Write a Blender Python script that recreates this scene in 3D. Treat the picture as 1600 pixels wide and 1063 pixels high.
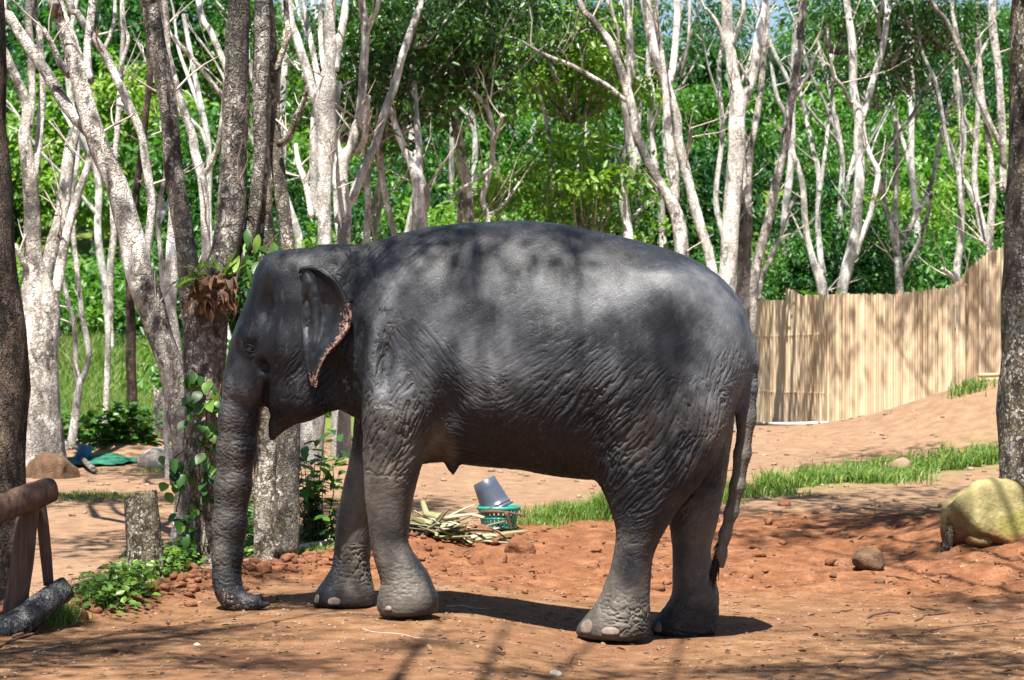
import bpy, bmesh, math, random
import numpy as np
from mathutils import Vector, Matrix

random.seed(7)
RNG = np.random.default_rng(11)
scene = bpy.context.scene
for o in list(bpy.data.objects):
    bpy.data.objects.remove(o, do_unlink=True)
COL = scene.collection

# ------------------------------------------------------------------ camera
F = 3672.0          # focal length in photograph pixels (1600 wide)
CAMZ = 1.66         # eye height
HY = 560.0          # horizon row
cam = bpy.data.cameras.new('camera')
cam_o = bpy.data.objects.new('camera', cam)
COL.objects.link(cam_o)
cam_o.location = (0, 0, CAMZ)
cam_o.rotation_euler = (math.radians(90), 0, 0)
cam.sensor_width = 36.0
cam.lens = F / 1600.0 * 36.0
cam.shift_y = (HY - 531.5) / 1600.0
cam.clip_start = 0.1
cam.clip_end = 2000
cam.dof.use_dof = True
cam.dof.focus_distance = 14.6
cam.dof.aperture_fstop = 6.3
scene.camera = cam_o

# ------------------------------------------------------------------ sky, sun, exposure
LIGHT = Vector((0.09, 0.40, -0.91)).normalized()      # direction the sunlight travels
world = bpy.data.worlds.new('World')
scene.world = world
world.use_nodes = True
wn = world.node_tree.nodes
bg = wn['Background']
sky = wn.new('ShaderNodeTexSky')
sky.sky_type = 'NISHITA'
sky.sun_disc = False
sky.sun_elevation = math.asin(-LIGHT.z)
sky.sun_rotation = math.atan2(-LIGHT.x, -LIGHT.y)
sky.air_density = 1.0
sky.dust_density = 0.6
sky.ozone_density = 1.5
world.node_tree.links.new(sky.outputs[0], bg.inputs[0])
bg.inputs[1].default_value = 0.05
sun = bpy.data.lights.new('sun', 'SUN')
sun.energy = 5.0
sun.angle = math.radians(0.55)
sun.color = (1.0, 0.95, 0.86)
sun_o = bpy.data.objects.new('sun', sun)
COL.objects.link(sun_o)
sun_o.rotation_euler = LIGHT.to_track_quat('-Z', 'Y').to_euler()
sun_o.location = (-4, -8, 30)
vs = scene.view_settings
vs.view_transform = 'Standard'
vs.look = 'None'
vs.gamma = 1.0
vs.use_curve_mapping = False
vs.exposure = 1.62

# ------------------------------------------------------------------ numpy noise
def _hash(ix, iy, iz):
    h = (ix * 374761393 + iy * 668265263 + iz * 1274126177) & 0xFFFFFFFF
    h = ((h ^ (h >> 13)) * 1274126177) & 0xFFFFFFFF
    h = h ^ (h >> 16)
    return (h & 0xFFFF).astype(np.float32) / 32767.5 - 1.0

def vnoise(x, y, z=None):
    x = np.asarray(x, dtype=np.float64)
    y = np.asarray(y, dtype=np.float64)
    fx = np.floor(x); fy = np.floor(y)
    ix = fx.astype(np.int64); iy = fy.astype(np.int64)
    tx = x - fx; ty = y - fy
    tx = tx * tx * (3 - 2 * tx); ty = ty * ty * (3 - 2 * ty)
    if z is None:
        iz = np.zeros_like(ix)
        a = _hash(ix, iy, iz); b = _hash(ix + 1, iy, iz)
        c = _hash(ix, iy + 1, iz); d = _hash(ix + 1, iy + 1, iz)
        return (a + (b - a) * tx) * (1 - ty) + (c + (d - c) * tx) * ty
    z = np.asarray(z, dtype=np.float64)
    fz = np.floor(z); iz = fz.astype(np.int64); tz = z - fz
    tz = tz * tz * (3 - 2 * tz)
    r = 0
    for dz in (0, 1):
        a = _hash(ix, iy, iz + dz); b = _hash(ix + 1, iy, iz + dz)
        c = _hash(ix, iy + 1, iz + dz); d = _hash(ix + 1, iy + 1, iz + dz)
        s = (a + (b - a) * tx) * (1 - ty) + (c + (d - c) * tx) * ty
        r = r + s * (tz if dz else (1 - tz))
    return r

def fbm2(x, y, oct=4, seed=0.0):
    r = 0; a = 1.0; s = 0
    for i in range(oct):
        r = r + a * vnoise(x * 2 ** i + 17.3 * i + seed, y * 2 ** i - 9.1 * i + seed)
        s += a; a *= 0.5
    return r / s

def fbm3(x, y, z, oct=3):
    r = 0; a = 1.0; s = 0
    for i in range(oct):
        r = r + a * vnoise(x * 2 ** i + 17.3 * i, y * 2 ** i - 9.1 * i, z * 2 ** i + 3.7 * i)
        s += a; a *= 0.5
    return r / s

def sstep(a, b, x):
    t = np.clip((x - a) / (b - a), 0, 1)
    return t * t * (3 - 2 * t)

# ------------------------------------------------------------------ terrain
_BY = [-60, 0, 12, 16, 18, 20, 26, 32, 38, 45, 60, 80, 110, 150, 200, 300, 420]
_BZ = [0, 0, 0, 0, .03, .12, .28, .42, .52, .62, 1.6, 3.4, 8, 17, 22, 24, 26]

def bank_dist(X, Y):
    """signed distance to the rubble bank line at the left (positive = beyond it)"""
    pts = np.array([(-3.4, 13.4), (-2.7, 15.0), (-2.2, 16.6), (-1.5, 18.6), (-0.6, 20.2)])
    best = np.full(np.shape(X), 1e9)
    sign = np.ones(np.shape(X))
    for (a, b) in zip(pts[:-1], pts[1:]):
        d = b - a
        L = np.hypot(*d)
        t = np.clip(((X - a[0]) * d[0] + (Y - a[1]) * d[1]) / L ** 2, 0, 1)
        px = X - a[0] - t * d[0]; py = Y - a[1] - t * d[1]
        dist = np.hypot(px, py)
        s = np.sign(d[0] * py - d[1] * px)
        m = dist < best
        best = np.where(m, dist, best); sign = np.where(m, s, sign)
    return best * sign

def red_mask(X, Y):
    n = fbm2(X * 0.9, Y * 0.9, 3, 4.0)
    bd = bank_dist(X, Y)
    front = sstep(16.2, 17.4, Y + 0.7 * n)
    back = 1 - sstep(21.6, 23.4, Y + 1.2 * n + 0.15 * (X - 1))
    right = 1 - sstep(5.5, 8, X)
    m = front * back * right * (1 - sstep(0.05, 0.35, bd + 0.25 * n))
    bank = np.exp(-((bd + 0.12) / (0.30 + 0.12 * n)) ** 2) * (Y < 22)
    mound = np.exp(-((X - 4.4) / 1.3) ** 2 - ((Y - 18.3) / 1.5) ** 2)
    return np.clip(np.maximum(np.maximum(m, bank), mound), 0, 1)

def gz(X, Y):
    X = np.asarray(X, dtype=np.float64); Y = np.asarray(Y, dtype=np.float64)
    z = np.interp(Y, _BY, _BZ)
    z = 0.25 * (np.interp(Y - 0.8, _BY, _BZ) + 2 * z + np.interp(Y + 0.8, _BY, _BZ))
    nearw = 1 - sstep(16.0, 18.5, Y)
    z = z + nearw * (0.065 - 0.135 * sstep(-0.5, 0.75, X))
    z = z + 0.92 * np.exp(-((X - 7.3) / 2.1) ** 2 - ((Y - 33.8) / 2.4) ** 2)
    z = z + 0.40 * np.exp(-((X - 4.5) / 1.05) ** 2 - ((Y - 19.3) / 1.9) ** 2)
    bd = bank_dist(X, Y)
    n2 = fbm2(X * 1.7, Y * 1.7, 2, 3.0)
    z = z + (0.075 + 0.03 * n2) * np.exp(-((bd + 0.1) / 0.28) ** 2)
    z = z - 0.10 * sstep(0.0, 0.6, bd) * (1 - sstep(20, 24, Y))
    z = z + 0.30 * np.exp(-((X + 4.9) / 0.75) ** 2 - ((Y - 30.2) / 0.9) ** 2)
    far = sstep(24, 60, Y)
    z = z + (0.03 + 0.5 * far) * fbm2(X * 0.23, Y * 0.23, 3, 1.0)
    return z

def gzf(X, Y):
    """terrain with fine relief"""
    z = gz(X, Y)
    r = red_mask(X, Y)
    n = fbm2(X * 3.1, Y * 3.1, 4, 8.0)
    z = z + 0.010 * n + 0.0035 * fbm2(X * 16, Y * 16, 2, 2.0)
    c = fbm2(X * 4.2, Y * 6.5, 4, 31.0)
    z = z + r * (0.06 * np.maximum(c, -0.15) + 0.018 * np.abs(fbm2(X * 13, Y * 13, 2, 12.0)))
    return z

def at(x, y, Y):
    """point at depth Y seen at photograph pixel (x, y)"""
    return Vector(((x - 800.0) / F * Y, Y, CAMZ - (y - HY) / F * Y))

def ground(X, Y):
    return Vector((X, Y, float(gzf(X, Y))))

def gp(x, y, y0=11.0, y1=90.0):
    """ground point seen at photograph pixel"""
    Ys = np.linspace(y0, y1, 1600)
    X = (x - 800.0) / F * Ys
    z = CAMZ - (y - HY) / F * Ys
    g = gz(X, Ys)
    i = np.argmax(z < g)
    if not (z < g).any():
        i = len(Ys) - 1
    return ground(float(X[i]), float(Ys[i]))

# ------------------------------------------------------------------ mesh helpers
class MB:
    """collects geometry for one mesh"""
    def __init__(s):
        s.v = []; s.f = []; s.n = 0; s.t = []
    def add(s, v, f, tint=None):
        v = np.asarray(v, dtype=np.float64).reshape(-1, 3)
        s.v.append(v)
        for q in f:
            q = np.asarray(q)
            if q.size:
                s.f.append(q + s.n)
        s.t.append(np.full(len(v), 0.5) if tint is None else np.broadcast_to(np.asarray(tint, dtype=np.float64), (len(v),)))
        s.n += len(v)
        return s
    def mesh(s, name, mat, origin=(0, 0, 0), smooth=True):
        V = np.concatenate(s.v) - np.asarray(origin)
        return make_mesh(name, V, s.f, mat, smooth, np.concatenate(s.t))

def make_mesh(name, V, flist, mat, smooth=True, tint=None):
    me = bpy.data.meshes.new(name)
    loops = []; starts = []; tot = 0
    for q in flist:
        q = np.asarray(q, dtype=np.int64)
        k = q.shape[1]
        loops.append(q.reshape(-1))
        starts.append(tot + np.arange(len(q)) * k)
        tot += q.size
    loops = np.concatenate(loops); starts = np.concatenate(starts)
    me.vertices.add(len(V)); me.vertices.foreach_set('co', np.ascontiguousarray(V, dtype=np.float32).reshape(-1))
    me.loops.add(len(loops)); me.loops.foreach_set('vertex_index', loops.astype(np.int32))
    me.polygons.add(len(starts)); me.polygons.foreach_set('loop_start', starts.astype(np.int32))
    me.update(calc_edges=True)
    if smooth:
        me.polygons.foreach_set('use_smooth', np.ones(len(starts), dtype=bool))
    if tint is not None:
        a = me.attributes.new('tint', 'FLOAT', 'POINT')
        a.data.foreach_set('value', np.ascontiguousarray(tint, dtype=np.float32))
    if mat:
        me.materials.append(mat)
    me.validate()
    return me

def link(name, me, parent=None, loc=None):
    o = bpy.data.objects.new(name, me)
    COL.objects.link(o)
    if parent is not None:
        o.parent = parent
    if loc is not None:
        o.location = loc
    return o

def tag(o, label=None, cat=None, group=None, kind=None):
    if label: o['label'] = label
    if cat: o['category'] = cat
    if group: o['group'] = group
    if kind: o['kind'] = kind
    return o

def thing(name, loc, label, cat, group=None):
    o = bpy.data.objects.new(name, None)
    o.empty_display_size = 0.1
    COL.objects.link(o)
    o.location = loc
    return tag(o, label, cat, group)

def catmull(pts, step):
    P = np.asarray(pts, dtype=np.float64)
    if len(P) < 2:
        return P
    E = np.vstack([2 * P[0] - P[1], P, 2 * P[-1] - P[-2]])
    out = []
    for i in range(1, len(E) - 2):
        p0, p1, p2, p3 = E[i - 1], E[i], E[i + 1], E[i + 2]
        n = max(2, int(np.linalg.norm((p2 - p1)[:3]) / step))
        t = (np.arange(n) / n)[:, None]
        out.append(0.5 * (2 * p1 + (p2 - p0) * t + (2 * p0 - 5 * p1 + 4 * p2 - p3) * t ** 2 + (3 * p1 - p0 - 3 * p2 + p3) * t ** 3))
    out.append(P[-1:])
    return np.vstack(out)

def tube(P, R, seg=10, cap=True, rough=0.0, rs=6.0, flat=1.0):
    """tube along points P with radii R; rough = relative radial noise"""
    P = np.asarray(P, dtype=np.float64); R = np.asarray(R, dtype=np.float64)
    n = len(P)
    T = np.gradient(P, axis=0)
    T /= np.linalg.norm(T, axis=1)[:, None] + 1e-12
    ref = np.array([0.0, 1.0, 0.0]) if abs(T[0][1]) < 0.9 else np.array([1.0, 0, 0])
    A = np.zeros_like(P); B = np.zeros_like(P)
    a = np.cross(T[0], ref)
    a /= np.linalg.norm(a)
    for i in range(n):
        a = a - T[i] * np.dot(a, T[i])
        a /= np.linalg.norm(a) + 1e-12
        A[i] = a; B[i] = np.cross(T[i], a)
    ang = np.arange(seg) / seg * 2 * np.pi
    ca = np.cos(ang)[None, :, None]; sa = np.sin(ang)[None, :, None] * flat
    D = A[:, None, :] * ca + B[:, None, :] * sa
    rad = np.repeat(R[:, None], seg, 1)
    if rough:
        Q = P[:, None, :] + D * R[:, None, None]
        rad = rad * (1 + rough * fbm3(Q[..., 0] * rs * 1.6, Q[..., 1] * rs * 1.6, Q[..., 2] * rs * 0.7, 3))
    V = (P[:, None, :] + D * rad[:, :, None]).reshape(-1, 3)
    i = np.arange(n - 1)[:, None] * seg; j = np.arange(seg)[None, :]
    j2 = (j + 1) % seg
    q = np.stack([i + j, i + j2, i + seg + j2, i + seg + j], -1).reshape(-1, 4)
    fs = [q]
    if cap:
        V = np.vstack([V, P[0], P[-1]])
        k = len(V) - 2
        jj = np.arange(seg); jn = (jj + 1) % seg
        fs.append(np.stack([np.full(seg, k), jn, jj], -1))
        o = (n - 1) * seg
        fs.append(np.stack([np.full(seg, k + 1), o + jj, o + jn], -1))
    return V, fs

def box(c, s, rot=0.0):
    c = np.asarray(c, float); s = np.asarray(s, float) / 2
    v = np.array([[x, y, z] for x in (-1, 1) for y in (-1, 1) for z in (-1, 1)], float) * s
    cr, sr = math.cos(rot), math.sin(rot)
    v = np.stack([v[:, 0] * cr - v[:, 1] * sr, v[:, 0] * sr + v[:, 1] * cr, v[:, 2]], -1) + c
    f = np.array([[0, 1, 3, 2], [4, 6, 7, 5], [0, 4, 5, 1], [2, 3, 7, 6], [0, 2, 6, 4], [1, 5, 7, 3]])
    return v, [f]

def leaves(P, D, N, L, W, fold=0.25, droop=0.15, wide=0.4):
    """many folded leaves: base P, axis D, normal N, length L, width W"""
    P = np.asarray(P, float); n = len(P)
    D = D / (np.linalg.norm(D, axis=1)[:, None] + 1e-9)
    S = np.cross(D, N); S /= np.linalg.norm(S, axis=1)[:, None] + 1e-9
    U = np.cross(S, D)
    L = np.broadcast_to(np.asarray(L, float), (n,))[:, None]; W = np.broadcast_to(np.asarray(W, float), (n,))[:, None]
    def pt(a, b, c):
        return P + D * (a * L) + S * (b * W) + U * (c * W) - U * (droop * a * a * L)
    V = np.stack([pt(0, 0, 0), pt(wide * 0.75, -.5, fold), pt(wide * 1.75, -.42, fold * .9), pt(1, 0, 0), pt(wide * 1.75, .42, fold * .9), pt(wide * 0.75, .5, fold)], 1).reshape(-1, 3)
    b = np.arange(n)[:, None] * 6
    q = np.concatenate([b + np.array([[0, 1, 2, 3]]), b + np.array([[0, 3, 4, 5]])])
    return V, [q]

def icos(sub=2):
    bm = bmesh.new()
    bmesh.ops.create_icosphere(bm, subdivisions=sub, radius=1)
    v = np.array([x.co[:] for x in bm.verts]); f = np.array([[w.index for w in p.verts] for p in bm.faces])
    bm.free()
    return v, f
ICO1, ICO1F = icos(1)
ICO2, ICO2F = icos(2)
ICO3, ICO3F = icos(3)
ICO4, ICO4F = icos(4)
# ------------------------------------------------------------------ materials
class NT:
    def __init__(s, name):
        s.m = bpy.data.materials.new(name)
        s.m.use_nodes = True
        s.t = s.m.node_tree
        s.p = s.t.nodes['Principled BSDF']
        s.out = s.t.nodes['Material Output']
        s._tc = None
    def n(s, typ, **kw):
        nd = s.t.nodes.new(typ)
        for k, v in kw.items():
            setattr(nd, k, v)
        return nd
    def l(s, a, b):
        s.t.links.new(a, b)
    def coord(s, which='Object'):
        if s._tc is None:
            s._tc = s.n('ShaderNodeTexCoord')
        return s._tc.outputs[which]
    def mapping(s, src, scale=(1, 1, 1), rot=(0, 0, 0), loc=(0, 0, 0)):
        m = s.n('ShaderNodeMapping')
        m.inputs['Scale'].default_value = scale
        m.inputs['Rotation'].default_value = rot
        m.inputs['Location'].default_value = loc
        s.l(src, m.inputs['Vector'])
        return m.outputs[0]
    def noise(s, src, scale, detail=4, rough=0.55, dist=0.0):
        t = s.n('ShaderNodeTexNoise')
        t.inputs['Scale'].default_value = scale
        t.inputs['Detail'].default_value = detail
        t.inputs['Roughness'].default_value = rough
        t.inputs['Distortion'].default_value = dist
        s.l(src, t.inputs['Vector'])
        return t.outputs['Fac']
    def voro(s, src, scale, feature='F1', out='Distance', rnd=1.0):
        t = s.n('ShaderNodeTexVoronoi', feature=feature)
        t.inputs['Scale'].default_value = scale
        t.inputs['Randomness'].default_value = rnd
        s.l(src, t.inputs['Vector'])
        return t.outputs[out]
    def ramp(s, src, stops, interp='LINEAR'):
        r = s.n('ShaderNodeValToRGB')
        cr = r.color_ramp
        cr.interpolation = interp
        while len(cr.elements) < len(stops):
            cr.elements.new(0.5)
        for e, (p, c) in zip(cr.elements, stops):
            e.position = p
            e.color = (*c, 1) if len(c) == 3 else c
        s.l(src, r.inputs[0])
        return r.outputs[0]
    def fac(s, src, a, b):
        r = s.n('ShaderNodeMapRange')
        r.interpolation_type = 'SMOOTHSTEP'
        r.inputs['From Min'].default_value = a
        r.inputs['From Max'].default_value = b
        s.l(src, r.inputs['Value'])
        return r.outputs[0]
    def mix(s, f, a, b, blend='MIX'):
        m = s.n('ShaderNodeMix', data_type='RGBA', blend_type=blend)
        for sock, v in ((m.inputs[0], f), (m.inputs[6], a), (m.inputs[7], b)):
            if isinstance(v, (int, float)):
                sock.default_value = v
            elif isinstance(v, tuple):
                sock.default_value = (*v, 1) if len(v) == 3 else v
            else:
                s.l(v, sock)
        return m.outputs[2]
    def math(s, op, a, b=0.0):
        m = s.n('ShaderNodeMath', operation=op)
        for sock, v in ((m.inputs[0], a), (m.inputs[1], b)):
            if isinstance(v, (int, float)):
                sock.default_value = v
            else:
                s.l(v, sock)
        return m.outputs[0]
    def attr(s, name, out='Fac'):
        a = s.n('ShaderNodeAttribute', attribute_name=name)
        return a.outputs[out]
    def bump(s, h, strength=0.5, dist=0.01, prev=None):
        b = s.n('ShaderNodeBump')
        b.inputs['Strength'].default_value = strength
        b.inputs['Distance'].default_value = dist
        s.l(h, b.inputs['Height'])
        if prev is not None:
            s.l(prev, b.inputs['Normal'])
        return b.outputs[0]
    def done(s, col=None, rough=None, nrm=None, spec=None):
        if col is not None:
            if isinstance(col, tuple):
                s.p.inputs['Base Color'].default_value = (*col, 1)
            else:
                s.l(col, s.p.inputs['Base Color'])
        if rough is not None:
            if isinstance(rough, (int, float)):
                s.p.inputs['Roughness'].default_value = rough
            else:
                s.l(rough, s.p.inputs['Roughness'])
        if nrm is not None:
            s.l(nrm, s.p.inputs['Normal'])
        if spec is not None:
            s.p.inputs['Specular IOR Level'].default_value = spec
        return s.m

def mat_bark(name, light, dark, lichen=0.5, moss=0.2, crack=0.5, scale=1.0):
    k = NT(name)
    oi = k.n('ShaderNodeObjectInfo')
    add = k.n('ShaderNodeVectorMath', operation='ADD')
    k.l(k.coord(), add.inputs[0])
    sc = k.n('ShaderNodeVectorMath', operation='SCALE')
    comb = k.n('ShaderNodeCombineXYZ')
    for i in range(3):
        k.l(oi.outputs['Random'], comb.inputs[i])
    k.l(comb.outputs[0], sc.inputs[0]); sc.inputs['Scale'].default_value = 40
    k.l(sc.outputs[0], add.inputs[1])
    c = add.outputs[0]
    cs = k.mapping(c, (1, 1, 0.35))
    n1 = k.noise(cs, 9 * scale, 6, 0.65)
    n2 = k.noise(c, 3.1 * scale, 4, 0.6, 0.4)
    col = k.ramp(n1, [(0.25, dark), (0.5, tuple((a + b) / 2 for a, b in zip(light, dark))), (0.72, light)])
    # grey and rusty stains
    col = k.mix(k.math('MULTIPLY', k.fac(n2, 0.58, 0.75), .7), col, tuple(0.55 * x for x in (light[0], light[1] * .95, light[2] * .92)))
    wv = k.n('ShaderNodeVectorMath', operation='ADD')
    nz = k.n('ShaderNodeTexNoise'); nz.inputs['Scale'].default_value = 14 * scale; nz.inputs['Detail'].default_value = 3
    k.l(c, nz.inputs['Vector'])
    sc2 = k.n('ShaderNodeVectorMath', operation='SCALE'); sc2.inputs['Scale'].default_value = 0.16 / scale
    k.l(nz.outputs['Color'], sc2.inputs[0]); k.l(c, wv.inputs[0]); k.l(sc2.outputs[0], wv.inputs[1])
    if lichen:
        v = k.voro(k.mapping(wv.outputs[0], (1, 1, .8)), 15 * scale)
        v = k.math('SUBTRACT', v, k.math('MULTIPLY', k.noise(c, 38 * scale, 3), 0.22))
        v = k.math('ADD', v, 0.14)
        nn = k.noise(c, 4.0 * scale, 3)
        t = k.math('SUBTRACT', k.math('MULTIPLY', nn, 0.95), v)
        col = k.mix(k.math('MULTIPLY', k.fac(t, 0.02, 0.10), lichen), col, (0.72, 0.71, 0.67))
    if moss:
        mn = k.noise(c, 1.6 * scale, 5, 0.6)
        mn2 = k.noise(c, 19 * scale, 3)
        mm = k.math('MULTIPLY', k.fac(mn, 0.54, 0.66), k.fac(mn2, 0.4, 0.58))
        col = k.mix(k.math('MULTIPLY', mm, moss), col, (0.16, 0.14, 0.03))
    tone = k.ramp(oi.outputs['Random'], [(0.0, (0.78, 0.76, 0.74)), (0.4, (1.0, 0.99, 0.97)), (0.7, (0.90, 0.86, 0.82)), (1.0, (1.1, 1.1, 1.08))])
    col = k.mix(1.0, col, tone, 'MULTIPLY')
    big = k.noise(k.mapping(c, (1, 1, .5)), 1.5, 4, .6)
    gd = sum(dark) / 3
    pat = k.noise(k.mapping(c, (1, 1, .6)), 4.2 * scale, 6, .68)
    col = k.mix(k.math('MULTIPLY', k.fac(pat, .45, .39), .8), col, tuple(min(.88, x * 1.12) for x in light))
    col = k.mix(k.math('MULTIPLY', k.fac(big, .52, .58), .7), col, (gd * 1.0, gd * .93, gd * .86))
    col = k.mix(k.math('MULTIPLY', k.fac(pat, .545, .60), .85), col, (gd * .72, gd * .69, gd * .66))
    cr = k.voro(k.mapping(wv.outputs[0], (1, 1, 0.22)), 26 * scale, 'DISTANCE_TO_EDGE')
    cf = k.fac(cr, 0.0, 0.22)
    h = k.math('ADD', k.math('MULTIPLY', n1, 1.0), k.math('MULTIPLY', cf, crack))
    fine = k.noise(c, 70 * scale, 3)
    h = k.math('ADD', h, k.math('MULTIPLY', fine, 0.25))
    col = k.mix(k.math('MULTIPLY', k.math('MULTIPLY', k.math('SUBTRACT', 1.0, cf), k.fac(n1, 0.62, 0.40)), 0.6 * crack), col, tuple(0.5 * x for x in dark))
    return k.done(col, 0.9, k.bump(h, 0.9, 0.03), 0.2)

def mat_leaf(name, c1, c2, c3, trans=0.35, rough=0.38, rnd=0.5):
    """leaf: colour differs leaf by leaf ('tint') and plant by plant, light shines through"""
    k = NT(name)
    oi = k.n('ShaderNodeObjectInfo')
    t = k.attr('tint')
    v = k.math('ADD', k.math('MULTIPLY', t, 1 - rnd), k.math('MULTIPLY', oi.outputs['Random'], rnd))
    col = k.ramp(v, [(0.1, c1), (0.5, c2), (0.9, c3)])
    k.done(col, rough, None, 0.5)
    tr = k.n('ShaderNodeBsdfTranslucent')
    k.l(k.mix(1.0, col, (1.0, 1.25, 0.35), 'MULTIPLY'), tr.inputs[0])
    mx = k.n('ShaderNodeMixShader')
    mx.inputs[0].default_value = trans
    k.l(k.p.outputs[0], mx.inputs[1]); k.l(tr.outputs[0], mx.inputs[2])
    k.l(mx.outputs[0], k.out.inputs[0])
    return k.m

def mat_simple(name, c1, c2, scale=8, rough=0.7, bump=0.3, bd=0.01, spec=0.3, stretch=(1, 1, 1)):
    k = NT(name)
    c = k.mapping(k.coord(), stretch)
    n = k.noise(c, scale, 6, 0.6)
    col = k.ramp(n, [(0.3, c1), (0.7, c2)])
    h = k.noise(c, scale * 5, 4)
    return k.done(col, rough, k.bump(h, bump, bd), spec)

def mat_ground():
    k = NT('ground_soil')
    c = k.coord()
    a = k.n('ShaderNodeAttribute', attribute_name='soil')
    sep = k.n('ShaderNodeSeparateColor'); k.l(a.outputs['Color'], sep.inputs[0])
    big = k.noise(c, 0.55, 5, 0.6)
    mid = k.noise(c, 5.5, 6, 0.65)
    fine = k.noise(c, 60, 4, 0.7)
    grit = k.voro(c, 85)
    # trodden brown sand
    sand = k.ramp(mid, [(0.25, (0.080, 0.037, 0.018)), (0.5, (0.170, 0.088, 0.043)), (0.75, (0.265, 0.158, 0.092))])
    sand = k.mix(k.math('MULTIPLY', k.fac(big, 0.45, 0.7), .7), sand, (0.145, 0.066, 0.034))
    # fresh red earth
    red = k.ramp(mid, [(0.25, (0.078, 0.029, 0.0135)), (0.5, (0.165, 0.068, 0.031)), (0.75, (0.265, 0.128, 0.067))])
    # pale dry path
    pale = k.ramp(mid, [(0.25, (0.145, 0.085, 0.050)), (0.6, (0.24, 0.150, 0.093)), (0.8, (0.33, 0.22, 0.142))])
    grn = k.ramp(mid, [(0.3, (0.07, 0.10, 0.02)), (0.7, (0.13, 0.19, 0.035))])
    col = k.mix(sep.outputs[1], sand, pale)
    col = k.mix(sep.outputs[0], col, red)
    col = k.mix(sep.outputs[2], col, grn)
    # pale grit and dark crumbs
    g2 = k.n('ShaderNodeTexVoronoi'); g2.inputs['Scale'].default_value = 85
    k.l(c, g2.inputs['Vector'])
    gs = k.n('ShaderNodeSeparateColor'); k.l(g2.outputs['Color'], gs.inputs[0])
    core = k.math('SUBTRACT', 1.0, k.fac(grit, 0.15, 0.42))
    col = k.mix(k.math('MULTIPLY', k.math('MULTIPLY', core, k.fac(gs.outputs[0], 0.72, 0.95)), 0.75), col, (0.42, 0.30, 0.215))
    col = k.mix(k.math('MULTIPLY', k.math('MULTIPLY', core, k.fac(gs.outputs[1], 0.80, 0.97)), 0.7), col, (0.09, 0.05, 0.03))
    h = k.math('ADD', k.math('MULTIPLY', mid, 0.8), k.math('MULTIPLY', fine, 0.5))
    h = k.math('ADD', h, k.math('MULTIPLY', core, 0.35))
    return k.done(col, 0.95, k.bump(h, 0.8, 0.02), 0.15)

def mat_skin():
    k = NT('elephant_skin')
    c = k.coord()
    a = k.n('ShaderNodeAttribute', attribute_name='skin')
    sep = k.n('ShaderNodeSeparateColor'); k.l(a.outputs['Color'], sep.inputs[0])
    dust, pink, wet = sep.outputs[0], sep.outputs[1], sep.outputs[2]
    n1 = k.noise(c, 2.6, 6, 0.6, 0.3)
    n2 = k.noise(c, 11, 5, 0.65)
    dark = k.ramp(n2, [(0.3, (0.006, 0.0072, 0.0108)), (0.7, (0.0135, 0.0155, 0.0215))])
    dusty_lit = k.ramp(n2, [(0.3, (0.060, 0.051, 0.042)), (0.7, (0.142, 0.122, 0.102))])
    cool_lit = k.ramp(n2, [(0.3, (0.058, 0.061, 0.070)), (0.7, (0.128, 0.132, 0.145))])  # silvery blue of the sunlit upper hide, put into the colour
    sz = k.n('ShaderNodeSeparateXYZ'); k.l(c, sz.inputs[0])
    dusty_lit = k.mix(k.fac(k.math('ADD', sz.outputs[2], k.math('MULTIPLY', n1, 0.5)), 1.45, 1.85), dusty_lit, cool_lit)
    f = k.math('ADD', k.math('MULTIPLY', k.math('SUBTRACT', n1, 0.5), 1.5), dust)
    col = k.mix(k.fac(f, 0.10, 0.82), dark, dusty_lit)
    # scuffed streaks
    st = k.noise(k.mapping(c, (7, 7, 1.6), (0, 0.6, 0)), 4, 5, 0.7)
    col = k.mix(k.math('MULTIPLY', k.fac(st, 0.56, 0.74), 0.35), col, (0.15, 0.13, 0.11))
    sp = k.noise(c, 75, 3, 0.7)
    sp2 = k.noise(c, 22, 3, 0.6)
    pf = k.math('MULTIPLY', k.fac(k.math('ADD', k.math('ADD', sp, k.math('MULTIPLY', sp2, 0.5)), k.math('MULTIPLY', pink, 0.22)), 0.92, 1.00), k.fac(pink, 0.05, 0.5))
    col = k.mix(pf, col, (0.40, 0.235, 0.175))
    vor = k.voro(c, 95, 'DISTANCE_TO_EDGE')
    h = k.math('ADD', k.math('MULTIPLY', k.fac(vor, 0, 0.25), 0.6), k.math('MULTIPLY', k.noise(c, 150, 3), 0.5))
    h = k.math('ADD', h, k.math('MULTIPLY', n2, 0.5))
    rough = k.math('ADD', k.math('SUBTRACT', 0.62, k.math('MULTIPLY', wet, 0.13)), k.math('MULTIPLY', k.math('SUBTRACT', n1, 0.5), 0.25))
    return k.done(col, rough, k.bump(h, 0.27, 0.005), 0.42)

M = {}
M['bark_pale'] = mat_bark('bark_pale', (0.72, 0.69, 0.65), (0.13, 0.10, 0.085), 0.85, 0.35, 0.5)
M['bark_white'] = mat_bark('bark_white', (0.85, 0.84, 0.82), (0.27, 0.235, 0.205), 0.8, 0.2, 0.4)
M['bark_grey'] = mat_bark('bark_grey', (0.30, 0.265, 0.24), (0.060, 0.050, 0.045), 0.45, 0.4, 0.9)
M['bark_dark'] = mat_bark('bark_dark', (0.17, 0.12, 0.09), (0.035, 0.026, 0.022), 0.06, 0.25, 1.0, 1.5)
M['bark_moss'] = mat_bark('bark_moss', (0.30, 0.26, 0.21), (0.075, 0.058, 0.038), 0.6, 0.95, 0.5, 1.2)
M['bark_spot'] = mat_bark('bark_spot', (0.22, 0.18, 0.13), (0.035, 0.028, 0.02), 0.7, 0.8, 1.0, 2.2)
M['leaf_far'] = mat_leaf('leaf_forest', (0.007, 0.038, 0.016), (0.032, 0.115, 0.028), (0.105, 0.240, 0.042), 0.40, 0.42)
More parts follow.
